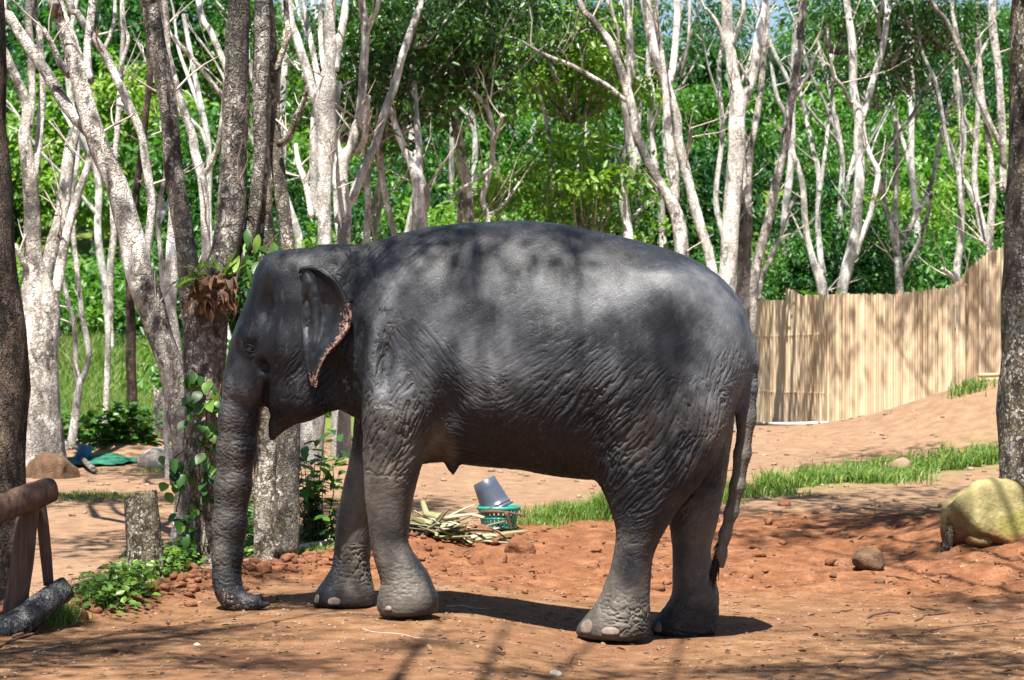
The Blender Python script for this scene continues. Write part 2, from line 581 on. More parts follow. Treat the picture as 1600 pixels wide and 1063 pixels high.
M['leaf_bright'] = mat_leaf('leaf_bright', (0.035, 0.115, 0.020), (0.10, 0.225, 0.032), (0.23, 0.35, 0.05), 0.43, 0.42)
M['leaf_dark'] = mat_leaf('leaf_rubber', (0.016, 0.052, 0.016), (0.038, 0.100, 0.022), (0.080, 0.165, 0.03), 0.36, 0.36)
M['leaf_near'] = mat_leaf('leaf_vine', (0.014, 0.052, 0.010), (0.040, 0.115, 0.016), (0.13, 0.23, 0.025), 0.30, 0.42, 0.75)
M['grass'] = mat_leaf('grass_blades', (0.040, 0.105, 0.014), (0.100, 0.195, 0.025), (0.27, 0.29, 0.075), 0.35, 0.55, 0.0)
M['fern'] = mat_leaf('fern_frond', (0.05, 0.11, 0.015), (0.11, 0.20, 0.025), (0.20, 0.28, 0.04), 0.35, 0.4, 0.6)
M['dead'] = mat_leaf('dead_leaf', (0.05, 0.022, 0.013), (0.12, 0.055, 0.030), (0.24, 0.135, 0.07), 0.15, 0.7, 0.6)
M['ground'] = mat_ground()
M['skin'] = mat_skin()
M['nail'] = mat_simple('toenail', (0.10, 0.076, 0.062), (0.24, 0.185, 0.150), 20, 0.6, 0.3, 0.004)
M['hair'] = mat_simple('tail_hair', (0.012, 0.010, 0.010), (0.03, 0.022, 0.02), 20, 0.5)
M['palehair'] = mat_simple('pale_hair', (0.10, 0.09, 0.08), (0.20, 0.18, 0.16), 20, 0.5)
M['eye'] = mat_simple('eye_wet', (0.012, 0.008, 0.006), (0.03, 0.018, 0.010), 30, 0.08, 0.0, 0.001, 0.6)
M['wood'] = mat_simple('weathered_wood', (0.060, 0.032, 0.024), (0.175, 0.105, 0.075), 5, 0.75, 0.8, 0.012, 0.25, (6, 6, 0.7))
M['logbark'] = mat_bark('log_bark', (0.15, 0.15, 0.16), (0.014, 0.014, 0.016), 0.12, 0.1, 0.9, 1.3)
M['stone_moss'] = None
M['stone'] = mat_simple('pale_stone', (0.42, 0.35, 0.28), (0.64, 0.56, 0.48), 6, 0.85, 0.7, 0.02)
M['stone_brown'] = mat_simple('brown_stone', (0.060, 0.032, 0.018), (0.145, 0.085, 0.048), 14, 0.9, 0.8, 0.02)
M['pebble'] = mat_simple('pebbles', (0.13, 0.080, 0.05), (0.30, 0.205, 0.14), 3, 0.9, 0.5, 0.01)
M['clod'] = mat_simple('red_clods', (0.095, 0.036, 0.017), (0.22, 0.095, 0.046), 7, 0.95, 0.8, 0.02)
M['twig'] = mat_simple('dead_twig', (0.26, 0.21, 0.17), (0.55, 0.50, 0.44), 10, 0.9, 0.3)
M['darktwig'] = mat_simple('dark_twig', (0.05, 0.028, 0.018), (0.14, 0.08, 0.05), 10, 0.9, 0.3)
M['stalk'] = mat_leaf('cut_stalk', (0.13, 0.095, 0.055), (0.20, 0.20, 0.085), (0.42, 0.38, 0.31), 0.12, 0.5, 0.85)
M['bucket'] = mat_simple('bucket_plastic', (0.040, 0.050, 0.075), (0.075, 0.085, 0.11), 6, 0.30, 0.05, 0.003, 0.6)
M['basket'] = mat_simple('basket_plastic', (0.010, 0.17, 0.135), (0.020, 0.26, 0.20), 6, 0.4, 0.1, 0.003, 0.5)
M['bluebin'] = mat_simple('blue_plastic', (0.03, 0.10, 0.26), (0.05, 0.15, 0.34), 6, 0.45, 0.1, 0.003, 0.5)
M['net'] = mat_simple('green_net', (0.008, 0.07, 0.045), (0.02, 0.14, 0.085), 14, 0.6, 0.5, 0.01)
M['pipe'] = mat_simple('white_pipe', (0.60, 0.57, 0.52), (0.76, 0.74, 0.70), 6, 0.5, 0.1)
M['roof'] = mat_simple('roof_sheet', (0.20, 0.30, 0.46), (0.30, 0.42, 0.60), 3, 0.5, 0.2)
M['wall'] = mat_simple('house_wall', (0.30, 0.30, 0.30), (0.42, 0.42, 0.42), 3, 0.8, 0.2)
M['glass'] = mat_simple('dark_opening', (0.02, 0.022, 0.025), (0.04, 0.04, 0.045), 3, 0.2, 0.0)
M['earclip'] = mat_simple('strap', (0.35, 0.12, 0.04), (0.5, 0.2, 0.08), 5, 0.7, 0.2)

def mat_bamboo():
    k = NT('bamboo')
    oi = k.n('ShaderNodeObjectInfo')
    c = k.coord()
    base = k.ramp(oi.outputs['Random'], [(0.0, (0.38, 0.265, 0.160)), (0.35, (0.56, 0.43, 0.285)), (0.7, (0.66, 0.535, 0.38)), (1.0, (0.43, 0.30, 0.185))])
    st = k.noise(k.mapping(c, (30, 30, 1.2)), 3, 4)
    col = k.mix(k.math('MULTIPLY', k.fac(st, 0.5, 0.75), 0.7), base, (0.33, 0.20, 0.11))
    n = k.noise(c, 2.0, 3)
    col = k.mix(k.math('MULTIPLY', k.fac(n, 0.5, 0.7), 0.4), col, (0.62, 0.50, 0.34))
    return k.done(col, 0.55, k.bump(st, 0.3, 0.004), 0.35)
M['bamboo'] = mat_bamboo()

def mat_mossrock():
    k = NT('mossy_rock')
    c = k.coord()
    n = k.noise(c, 4, 7, 0.65)
    col = k.ramp(n, [(0.3, (0.075, 0.062, 0.028)), (0.52, (0.225, 0.19, 0.085)), (0.75, (0.40, 0.35, 0.22))])
    m = k.noise(c, 2.2, 5, 0.6)
    col = k.mix(k.math('MULTIPLY', k.fac(m, 0.48, 0.62), 0.75), col, (0.15, 0.14, 0.02))
    sepz = k.n('ShaderNodeSeparateXYZ'); k.l(c, sepz.inputs[0])
    soil = k.math('SUBTRACT', 1.0, k.fac(k.math('ADD', sepz.outputs[2], k.math('MULTIPLY', n, 0.25)), 0.10, 0.26))
    col = k.mix(soil, col, (0.20, 0.085, 0.042))
    h = k.math('ADD', n, k.math('MULTIPLY', k.noise(c, 28, 4), 0.4))
    return k.done(col, 0.9, k.bump(h, 0.9, 0.04), 0.2)
M['stone_moss'] = mat_mossrock()
# ------------------------------------------------------------------ ground
def grow(start, step, end, rate):
    out = [start]; s = step
    while out[-1] < end:
        s *= rate
        out.append(out[-1] + s)
    return out
xs = list(np.arange(-4.2, 5.01, 0.036))
xs = [-v for v in grow(4.2, 0.036, 420, 1.05)][::-1][:-1] + xs + grow(xs[-1], 0.036, 420, 1.05)[1:]
ys = list(np.arange(11.6, 24.0, 0.036))
ys = [11.6 - (v - 0.0) for v in grow(0.0, 0.06, 70, 1.12)][::-1][:-1] + ys + grow(ys[-1], 0.036, 420, 1.012)[1:]
gx, gy = np.meshgrid(np.array(xs), np.array(ys))
gzz = gzf(gx, gy)
V = np.stack([gx, gy, gzz], -1).reshape(-1, 3)
nx, ny = len(xs), len(ys)
ii = np.arange(ny - 1)[:, None] * nx + np.arange(nx - 1)[None, :]
Q = np.stack([ii, ii + 1, ii + nx + 1, ii + nx], -1).reshape(-1, 4)
me = make_mesh('ground', V, [Q], M['ground'], True)
red = red_mask(gx, gy)
nn = fbm2(gx * 0.35, gy * 0.35, 3, 5.0)
bdg = bank_dist(gx, gy)
pale = np.maximum(sstep(21.5, 24.5, gy + 1.5 * nn), sstep(0.0, 0.5, bdg + 0.3 * nn) * (gy < 30))
left_field = sstep(33.5, 36.5, gy + 2.2 * nn) * (1 - sstep(-2.0, 2.0, gx))
right_field = sstep(42, 45, gy)
strip = np.exp(-((gy - 27.3 - 1.3 * (gx - 4.2)) / 1.2) ** 2) * sstep(2.2, 3.2, gx) * (1 - sstep(6.0, 6.8, gx)) * 0.45
green = np.clip(np.maximum(np.maximum(left_field, right_field), strip), 0, 1)
colr = np.stack([red, pale, green, np.ones_like(red)], -1).reshape(-1, 4).astype(np.float32)
a = me.color_attributes.new('soil', 'FLOAT_COLOR', 'POINT')
a.data.foreach_set('color', colr.reshape(-1))
ground_o = tag(link('ground', me), kind='structure')
# ------------------------------------------------------------------ elephant
EY = 14.75                      # depth of the body's middle plane
EA = math.radians(8.0)          # hindquarters turned a little to the camera
CA, SA = math.cos(EA), math.sin(EA)

def el(x, y, v=0.0):
    """elephant coordinates (along, across, up) of the pixel on the plane across = v"""
    k = (x - 800.0) / F
    u = (k * (EY + v * CA) - v * SA) / (CA + k * SA)
    Y = EY - u * SA + v * CA
    return np.array([u, v, CAMZ - (y - HY) / F * Y])

class Field:
    def __init__(s, lo, hi, h):
        s.lo = np.array(lo); s.h = h
        s.n = np.ceil((np.array(hi) - s.lo) / h).astype(int) + 1
        s.g = [s.lo[i] + h * np.arange(s.n[i]) for i in range(3)]
        s.f = np.full(s.n, 1.0, dtype=np.float32)
    def block(s, lo, hi, m):
        sl = []; ax = []
        for i in range(3):
            a = max(0, int((lo[i] - m - s.lo[i]) / s.h)); b = min(s.n[i], int((hi[i] + m - s.lo[i]) / s.h) + 2)
            sl.append(slice(a, b)); ax.append(s.g[i][a:b].astype(np.float32))
        U, Vv, Z = np.meshgrid(*ax, indexing='ij', sparse=True)
        return tuple(sl), U, Vv, Z
    def smin(s, sl, d, k):
        a = s.f[sl]
        h = np.maximum(k - np.abs(a - d), 0) / k
        s.f[sl] = np.minimum(a, d) - h * h * k * 0.25
    def smax(s, sl, d, k):
        a = s.f[sl]
        h = np.maximum(k - np.abs(a - d), 0) / k
        s.f[sl] = np.maximum(a, d) + h * h * k * 0.25
    def ell(s, c, r, k=0.08, sub=False):
        c = np.asarray(c); r = np.asarray(r)
        sl, U, Vv, Z = s.block(c - r, c + r, max(k, .1))
        q = np.sqrt(((U - c[0]) / r[0]) ** 2 + ((Vv - c[1]) / r[1]) ** 2 + ((Z - c[2]) / r[2]) ** 2)
        d = (q - 1) * r.min()
        s.smax(sl, -d, k) if sub else s.smin(sl, d, k)
    def chain(s, pts, k=0.05, kin=0.02, flat=1.0):
        """round-cone chain; pts = (u, v, z, r)"""
        P = np.asarray(pts, dtype=np.float64)
        m = P[:, 3].max()
        sl, U, Vv, Z = s.block(P[:, :3].min(0) - m, P[:, :3].max(0) + m, max(k, .06))
        tot = None
        for a, b in zip(P[:-1], P[1:]):
            d = b[:3] - a[:3]; L2 = float(d @ d)
            t = np.clip(((U - a[0]) * d[0] + (Vv - a[1]) * d[1] + (Z - a[2]) * d[2]) / L2, 0, 1)
            q = np.sqrt((U - a[0] - t * d[0]) ** 2 + ((Vv - a[1] - t * d[1]) / flat) ** 2 + (Z - a[2] - t * d[2]) ** 2) - (a[3] + t * (b[3] - a[3]))
            if tot is None:
                tot = q
            else:
                hh = np.maximum(kin - np.abs(tot - q), 0) / kin
                tot = np.minimum(tot, q) - hh * hh * kin * 0.25
        s.smin(sl, tot, k)

def spl(xs_, ys_, n=120):
    """smooth resampling of a station table"""
    P = np.stack([np.asarray(xs_, float), np.asarray(ys_, float)], -1)
    C = catmull(P, (P[:, 0].max() - P[:, 0].min()) / n)
    o = np.argsort(C[:, 0])
    g = np.linspace(P[:, 0].min(), P[:, 0].max(), n)
    return g, np.interp(g, C[o, 0], C[o, 1])

FD = Field((-2.05, -0.80, -0.20), (1.72, 0.80, 2.56), 0.0118)

# --- trunk of the body: stations (pixel x, top y, bottom y, half width in metres)
ST = [(505, 398, 610, .20), (535, 390, 632, .25), (570, 381, 655, .30), (600, 374, 668, .35), (650, 360, 700, .43), (700, 352, 722, .49), (760, 347, 729, .545),
      (820, 346, 735, .59), (880, 351, 746, .615), (940, 363, 750, .61), (1000, 377, 742, .575), (1050, 391, 722, .52), (1100, 414, 695, .44),
      (1140, 447, 655, .33), (1160, 480, 625, .24), (1172, 512, 598, .15), (1178, 535, 575, .08)]
su = [el(x, 500)[0] for x, *_ in ST]
stt = [el(x, t)[2] for x, t, b, w in ST]; stb = [el(x, b)[2] for x, t, b, w in ST]; sw = [w for *_, w in ST]
xu, tt = spl(su, stt); _, tb = spl(su, stb); _, tw = spl(su, sw)
sl, U, Vv, Z = FD.block((su[0], -.65, min(stb)), (su[-1], .65, max(stt)), .1)
Ut = np.clip(U, su[0], su[-1])
top = np.interp(Ut, xu, tt); bot = np.interp(Ut, xu, tb); hw = np.interp(Ut, xu, tw)
zc = bot + (top - bot) * 0.46
hz = np.where(Z > zc, top - zc, zc - bot)
n = 2.15
q = ((np.abs(Vv) / hw) ** n + (np.abs(Z - zc) / hz) ** n) ** (1 / n)
d = (q - 1) * np.minimum(hw, hz)
d = np.maximum(d, np.maximum(su[0] - U, U - su[-1]))
FD.smin(sl, d.astype(np.float32), 0.02)

# --- legs: rows (pixel y, left x, right x, across, half depth in metres)
def leg(rows, kb, zb=None):
    rs = []
    for (y, xl, xr, v, hv) in rows:
        a = el(xl, y, v); b = el(xr, y, v)
        rs.append(((a[2] + b[2]) / 2, (a[0] + b[0]) / 2, (b[0] - a[0]) / 2, v, hv))
    rs = np.array(rs)[::-1]
    z0, z1 = rs[0, 0], rs[-1, 0]
    zz, cu = spl(rs[:, 0], rs[:, 1]); _, hu = spl(rs[:, 0], rs[:, 2]); _, cv = spl(rs[:, 0], rs[:, 3]); _, hv = spl(rs[:, 0], rs[:, 4])
    m = rs[:, 2].max() + .05
    sl, U, Vv, Z = FD.block((rs[:, 1].min() - m, rs[:, 3].min() - rs[:, 4].max(), z0 - .02), (rs[:, 1].max() + m, rs[:, 3].max() + rs[:, 4].max(), z1 + .1), kb + .02)
    Zt = np.clip(Z, z0, z1)
    c = np.interp(Zt, zz, cu); r = np.interp(Zt, zz, hu); v = np.interp(Zt, zz, cv); w = np.interp(Zt, zz, hv)
    n = 2.2
    q = ((np.abs(U - c) / r) ** n + (np.abs(Vv - v) / w) ** n) ** (1 / n)
    d = (q - 1) * np.minimum(r, w)
    k = 0.05
    for e in (z0 - Z, Z - z1):
        h = np.maximum(k - np.abs(d - e), 0) / k
        d = np.maximum(d, e) + h * h * k * .25
    FD.smin(sl, d.astype(np.float32), kb)
    return z0

leg([(455, 600, 668, -.27, .13), (510, 585, 690, -.31, .17), (570, 572, 700, -.34, .19), (640, 567, 690, -.335, .20), (690, 568, 668, -.32, .19), (735, 570, 656, -.31, .175),
     (780, 572, 645, -.30, .155), (820, 576, 640, -.29, .145), (848, 580, 638, -.285, .14), (872, 585, 652, -.285, .14), (893, 592, 667, -.285, .15), (912, 596, 676, -.285, .165),
     (932, 592, 685, -.285, .18), (950, 590, 684, -.285, .18), (962, 594, 678, -.285, .17)], 0.10)
leg([(500, 590, 680, .27, .15), (570, 575, 690, .32, .18), (640, 557, 668, .30, .19), (700, 550, 650, .29, .18), (760, 537, 622, .275, .16), (820, 526, 592, .27, .145),
     (860, 523, 580, .27, .14), (885, 520, 578, .27, .145), (905, 508, 580, .27, .16), (925, 494, 584, .27, .18), (948, 487, 584, .27, .175)], 0.10)
leg([(440, 985, 1110, -.24, .16), (500, 962, 1140, -.27, .20), (560, 942, 1150, -.285, .225), (640, 930, 1143, -.285, .245), (700, 928, 1128, -.28, .24), (750, 936, 1098, -.275, .225),
     (790, 951, 1064, -.27, .195), (830, 962, 1039, -.265, .165), (870, 958, 1021, -.265, .15), (910, 946, 1016, -.265, .15), (940, 933, 1015, -.265, .16), (962, 916, 1015, -.265, .175),
     (982, 901, 1015, -.265, .18), (998, 901, 1012, -.265, .17)], 0.11)
leg([(470, 990, 1130, .22, .16), (560, 960, 1150, .26, .21), (640, 970, 1149, .25, .23), (700, 1000, 1142, .235, .22), (760, 1028, 1133, .22, .19), (816, 1044, 1121, .21, .165),
     (860, 1050, 1111, .205, .15), (900, 1051, 1117, .205, .15), (930, 1048, 1124, .205, .16), (955, 1034, 1123, .205, .17), (976, 1018, 1121, .205, .175), (995, 1020, 1118, .205, .17)], 0.10)

# --- head: side outline inflated
HO = [(437, 392), (416, 401), (403, 418), (396, 440), (389, 464), (377, 492), (366, 522), (361, 552), (357, 590), (368, 625), (398, 634), (416, 628), (424, 642), (446, 654),
      (474, 659), (504, 650), (533, 634), (562, 640), (575, 585), (580, 500), (572, 425), (540, 394), (490, 388)]
hp = np.array([[el(x, y)[0], el(x, y)[2]] for x, y in HO])
hpc = catmull(np.vstack([hp, hp[:1]]), 0.03)[:, :2]
sl, U, Vv, Z = FD.block((hp[:, 0].min(), -.32, hp[:, 1].min()), (hp[:, 0].max(), .32, hp[:, 1].max()), .1)
U2 = U[:, 0, :] + 0 * Z[:, 0, :]; Z2 = 0 * U[:, 0, :] + Z[:, 0, :]
best = np.full(U2.shape, 9.0); ins = np.zeros(U2.shape, dtype=bool)
for a, b in zip(hpc, np.roll(hpc, -1, 0)):
    e = b - a; L2 = e @ e
    if L2 < 1e-10:
        continue
    t = np.clip(((U2 - a[0]) * e[0] + (Z2 - a[1]) * e[1]) / L2, 0, 1)
    best = np.minimum(best, np.hypot(U2 - a[0] - t * e[0], Z2 - a[1] - t * e[1]))
    cond = ((a[1] > Z2) != (b[1] > Z2)) & (U2 < (b[0] - a[0]) * (Z2 - a[1]) / (b[1] - a[1] + 1e-12) + a[0])
    ins ^= cond
sd = np.where(ins, -best, best)
ht = np.interp(Z2, [el(440, 660)[2], el(440, 600)[2], el(440, 540)[2], el(440, 470)[2], el(440, 400)[2]], [.15, .21, .25, .27, .24])
ht = ht * (0.74 + 0.26 * sstep(el(365, 500)[0], el(450, 500)[0], U2))
R = 0.19
sd3 = sd[:, None, :]; T3 = np.maximum(ht, R + .005)[:, None, :]
qa = np.maximum(sd3 + R, 0); qb = np.maximum(np.abs(Vv) - (T3 - R), 0)
d = np.sqrt(qa * qa + qb * qb) - R + np.minimum(np.maximum(sd3 + R, np.abs(Vv) - (T3 - R)), 0)
d = np.maximum(d, np.abs(Vv) - ht[:, None, :])
FD.smin(sl, d.astype(np.float32), 0.10)

def e4(x, y, v, wpx):
    p = el(x, y, v)
    return (p[0], p[1], p[2], wpx / 2 / 248.0)
# trunk
FD.chain([e4(402, 560, 0, 82), e4(387, 605, 0, 72), e4(375, 650, 0, 64), e4(370, 700, 0, 60), e4(364, 760, 0, 56), e4(359, 820, 0, 52), e4(355, 870, -.01, 46), e4(354, 902, -.015, 42),
          e4(357, 922, -.02, 39), e4(365, 936, -.03, 35), e4(378, 943, -.035, 29), e4(392, 944, -.04, 25), e4(404, 942, -.045, 22)], 0.07, 0.05)
FD.chain([e4(404, 942, -.045, 22), e4(413, 943, -.045, 15), e4(420, 944, -.045, 7)], 0.012)          # lower lip of the tip
FD.chain([e4(400, 937, -.045, 17), e4(407, 932, -.045, 10)], 0.012)                                 # finger of the tip
FD.ell(el(414, 938, -.055), (.018, .03, .010), 0.01, True)
# lower lip
FD.chain([e4(462, 632, 0, 62), e4(445, 648, 0, 40), e4(433, 664, 0, 25), e4(425, 683, 0, 11)], 0.04, 0.03)
# jaw roundness and cheek
FD.ell(el(470, 618, -.13), (.15, .10, .13), 0.08); FD.ell(el(470, 618, .13), (.15, .10, .13), 0.08)
for s in (-1, 1):
    FD.ell(el(388, 528, s * .155), (.07, .055, .065), 0.06)          # brow
    FD.ell(el(392, 548, s * .19), (.045, .03, .03), 0.035)           # lid bulge
    FD.ell(el(412, 478, s * .25), (.05, .06, .10), 0.08, True)       # temple hollow
    FD.ell(el(414, 572, s * .225), (.055, .07, .055), 0.05, True)    # hollow behind the tusk sheath
    FD.ell(el(394, 541, s * .262), (.075, .05, .045), 0.04, True)
    FD.ell(el(391, 546, s * .245), (.055, .05, .032), 0.02, True)   # eye opening
    FD.ell(el(440, 540, s * .22), (.10, .06, .13), 0.08)             # cheekbone
    FD.ell(el(520, 600, s * .24), (.10, .09, .16), 0.08, True)       # hollow of the throat
    FD.ell(el(395, 590, s * .10), (.07, .07, .13), 0.06)             # tusk sheath
# mouth slit
FD.chain([e4(412, 600, -.17, 9), e4(414, 618, -.14, 9), e4(413, 640, -.09, 12), e4(414, 655, 0, 12)], 0.02) if False else None
mp = [el(417, 598, -.21), el(415, 615, -.16), el(413, 635, -.10), el(412, 650, 0), el(413, 635, .10), el(415, 615, .16), el(417, 598, .21)]
for a, b in zip(mp[:-1], mp[1:]):
    for t in (0, .33, .66):
        FD.ell(a + (b - a) * t, (.014, .04, .03), 0.02, True)
# shoulder, spine, hips
FD.ell(el(650, 505, -.30), (.20, .17, .36), 0.12); FD.ell(el(650, 505, .30), (.20, .17, .36), 0.12)
FD.ell(el(1035, 470, -.34), (.17, .15, .17), 0.14); FD.ell(el(1035, 470, .34), (.17, .15, .17), 0.14)
FD.ell(el(640, 690, 0), (.20, .22, .14), 0.12)                          # brisket
for s in (-1, 1):
    FD.ell(el(700, 655, s * .56), (.075, .14, .17), 0.08, True)          # armpit
    FD.ell(el(925, 690, s * .64), (.06, .10, .20), 0.08, True)           # flank fold
    FD.ell(el(960, 520, s * .70), (.10, .10, .16), 0.10, True)
    FD.ell(el(600, 560, s * .50), (.05, .10, .18), 0.08, True)           # in front of the shoulder
FD.ell(el(1128, 640, 0), (.10, .055, .30), 0.06, True)                   # cleft under the tail
FD.chain([e4(707, 716, -.10, 36), e4(707, 728, -.11, 18), e4(708, 740, -.11, 8)], 0.03)   # teat
# tail
FD.chain([e4(1130, 500, 0, 70), e4(1152, 535, 0, 50), e4(1165, 570, -.01, 36), e4(1168, 605, -.02, 30), e4(1166, 655, -.03, 28), e4(1160, 710, -.035, 25), e4(1152, 760, -.04, 22),
          e4(1143, 800, -.04, 20), e4(1133, 835, -.04, 17.5), e4(1127, 865, -.04, 14.5), e4(1128, 884, -.04, 10)], 0.05, 0.04)

# --- surface nets
def surface_nets(f, lo, h):
    s = f < 0
    c = np.zeros(tuple(np.array(f.shape) - 1), dtype=np.int8)
    for i in (0, 1):
        for j in (0, 1):
            for k in (0, 1):
                c += s[i:i + c.shape[0], j:j + c.shape[1], k:k + c.shape[2]]
    act = (c > 0) & (c < 8)
    idx = np.argwhere(act)
    vid = np.full(c.shape, -1, dtype=np.int64); vid[act] = np.arange(len(idx))
    P = np.zeros((len(idx), 3)); W = np.zeros(len(idx))
    corners = [np.array(q) for q in np.ndindex(2, 2, 2)]
    for a in corners:
        for ax in range(3):
            if a[ax]:
                continue
            b = a.copy(); b[ax] = 1
            fa = f[tuple((idx + a).T)]; fb = f[tuple((idx + b).T)]
            m = (fa < 0) != (fb < 0)
            t = np.where(m, fa / np.where(fa - fb == 0, 1, fa - fb), 0)
            P += np.where(m[:, None], a + t[:, None] * (b - a), 0); W += m
    P = (idx + P / W[:, None]) * h + lo
    quads = []
    for ax in range(3):
        o1, o2 = [(1, 2), (2, 0), (0, 1)][ax]
        n0 = np.array(f.shape)
        slA = [slice(1, n0[0] - 1)] * 3; slA = [slice(1, n0[i] - 1) for i in range(3)]; slB = list(slA)
        slA[ax] = slice(0, n0[ax] - 1); slB[ax] = slice(1, n0[ax])
        sa = s[tuple(slA)]; sb = s[tuple(slB)]
        cr = np.argwhere(sa != sb) + np.array([0 if i == ax else 1 for i in range(3)])
        flip = sa[sa != sb]
        d1 = np.zeros(3, int); d1[o1] = 1; d2 = np.zeros(3, int); d2[o2] = 1
        v0 = vid[tuple((cr - d1 - d2).T)]; v1 = vid[tuple((cr - d2).T)]; v2 = vid[tuple(cr.T)]; v3 = vid[tuple((cr - d1).T)]
        q = np.stack([v0, v1, v2, v3], -1)
        q[~flip] = q[~flip][:, ::-1]
        quads.append(q)
    return P, np.concatenate(quads)

EP, EQ = surface_nets(FD.f, FD.lo, FD.h)
# keep only the connected body (drop stray islands): label by flood over faces
lab = np.arange(len(EP))
for _ in range(400):
    m = lab[EQ].min(1)
    new = lab.copy()
    for k in range(4):
        np.minimum.at(new, EQ[:, k], m)
    new = new[new]
    if (new == lab).all():
        break
    lab = new
vals, cnt = np.unique(lab, return_counts=True)
keep = lab == vals[cnt.argmax()]
remap = np.cumsum(keep) - 1
EQ = remap[EQ[keep[EQ].all(1)]]; EP = EP[keep]
tmp = make_mesh('tmp', EP, [EQ], None, True)
tmpo = link('tmp', tmp)
md = tmpo.modifiers.new('sm', 'SMOOTH'); md.factor = 0.5; md.iterations = 3
md = tmpo.modifiers.new('ss', 'SUBSURF'); md.levels = 1; md.render_levels = 1
bpy.context.view_layer.update()
dg = bpy.context.evaluated_depsgraph_get()
body = bpy.data.meshes.new_from_object(tmpo.evaluated_get(dg))
bpy.data.objects.remove(tmpo, do_unlink=True); bpy.data.meshes.remove(tmp)
body.name = 'body'
nv = len(body.vertices)
co = np.empty(nv * 3, np.float32); body.vertices.foreach_get('co', co); co = co.reshape(-1, 3).astype(np.float64)
nr = np.empty(nv * 3, np.float32); body.vertex_normals.foreach_get('vector', nr); nr = nr.reshape(-1, 3).astype(np.float64)

# --- folds of the skin: control points (pixel x, y, line angle, strong folds, fine folds, reach)
CPT = [(372, 640, -6, .4, 1.0, .12), (370, 720, -4, .5, 1.0, .12), (360, 800, -3, .5, 1.0, .12), (355, 880, 0, .6, 1.0, .12), (380, 940, 80, .5, .9, .08),
       (400, 590, 70, .2, .5, .10), (450, 610, 62, .7, .6, .10), (470, 640, 30, .6, .6, .08), (430, 560, 50, .2, .5, .1), (420, 480, 60, .05, .3, .15), (450, 410, 20, .03, .25, .2), (370, 540, 80, .05, .4, .12),
       (395, 545, 0, .5, .8, .05),
       (590, 420, 62, .55, .8, .14), (560, 500, 72, .9, .8, .12), (600, 480, 66, .8, .9, .10), (640, 400, 60, .15, .4, .14), (540, 430, 70, .5, .6, .1),
       (610, 580, 62, .7, .9, .10), (600, 640, 62, .9, .9, .10), (640, 600, 48, .8, .9, .08), (620, 700, 60, .8, .8, .10), (670, 540, -52, .6, .9, .08), (705, 570, -55, .7, .9, .10), (720, 620, -50, .5, .8, .08),
       (660, 650, 70, 1.2, .9, .07), (655, 720, 40, 1.0, .7, .06), (600, 780, 20, .15, .35, .12), (610, 850, 5, .2, .5, .10), (625, 900, 14, .5, .7, .08), (640, 945, 0, .15, .4, .08),
       (545, 800, 60, .15, .35, .10), (545, 890, -5, .8, .9, .07), (540, 940, 0, .15, .3, .07),
       (760, 420, 40, .03, .3, .25), (800, 520, 35, .08, .4, .2), (770, 600, -35, .25, .8, .12), (820, 620, 25, .4, .8, .12), (860, 580, 35, .3, .6, .14), (740, 700, -12, .4, .7, .12),
       (830, 690, 45, .4, .6, .12), (900, 620, 52, .8, .9, .12), (890, 700, 68, .6, .7, .12), (940, 580, 50, .8, .9, .10),
       (960, 640, 46, 1.2, .9, .10), (1000, 600, 50, 1.0, .9, .10), (1000, 690, 46, 1.25, .9, .11), (960, 730, 60, 1.3, .9, .08), (1040, 640, 58, .9, .9, .10), (1090, 640, 82, .7, .9, .09),
       (1060, 710, 56, 1.1, .9, .10), (1100, 720, 72, .9, .9, .09), (1000, 770, 40, 1.1, .9, .09), (985, 830, 12, .6, .7, .08), (1010, 840, 20, .4, .6, .08), (985, 890, 10, .15, .4, .10),
       (975, 940, -6, .7, .9, .07), (990, 965, -6, .9, .9, .06), (950, 975, 0, .1, .3, .06), (1100, 780, 40, 1.0, .9, .09), (1085, 850, 35, .35, .6, .10), (1090, 910, 0, .2, .5, .09), (1085, 955, -4, .8, .9, .06),
       (1060, 440, 40, .03, .25, .25), (1000, 500, 40, .05, .35, .18), (1120, 520, 60, .15, .4, .12), (1140, 570, 65, .6, .7, .07),
       (1167, 610, -6, 1.0, .9, .07), (1160, 700, -5, .8, .9, .08), (1145, 800, -3, .5, .6, .08), (880, 400, 20, .03, .25, .25)]
cp = np.array([[*el(x, y)[[0, 2]], math.radians(2 * a), s, f, r] for x, y, a, s, f, r in CPT])
C2 = np.zeros(nv); S2 = np.zeros(nv); AM = np.zeros(nv); FM = np.zeros(nv); WT = np.full(nv, 1e-9)
for (u, z, a2, s, f, r) in cp:
    w = np.exp(-((co[:, 0] - u) ** 2 + (co[:, 2] - z) ** 2) / r ** 2) + 1e-6 / ((co[:, 0] - u) ** 2 + (co[:, 2] - z) ** 2 + .02)
    C2 += w * math.cos(a2); S2 += w * math.sin(a2); AM += w * s; FM += w * f; WT += w
th = 0.5 * np.arctan2(S2, C2)
th = th + 0.20 * fbm3(co[:, 0] * 5, co[:, 1] * 5, co[:, 2] * 5, 2)
AM /= WT; FM /= WT
e1 = np.cross(np.array([0, 0, 1.0]), nr); L = np.linalg.norm(e1, axis=1)[:, None]
e1 = np.where(L > 1e-3, e1 / np.maximum(L, 1e-3), np.array([1.0, 0, 0])); e2 = np.cross(nr, e1)
DIR = np.cos(th)[:, None] * e1 + np.sin(th)[:, None] * e2
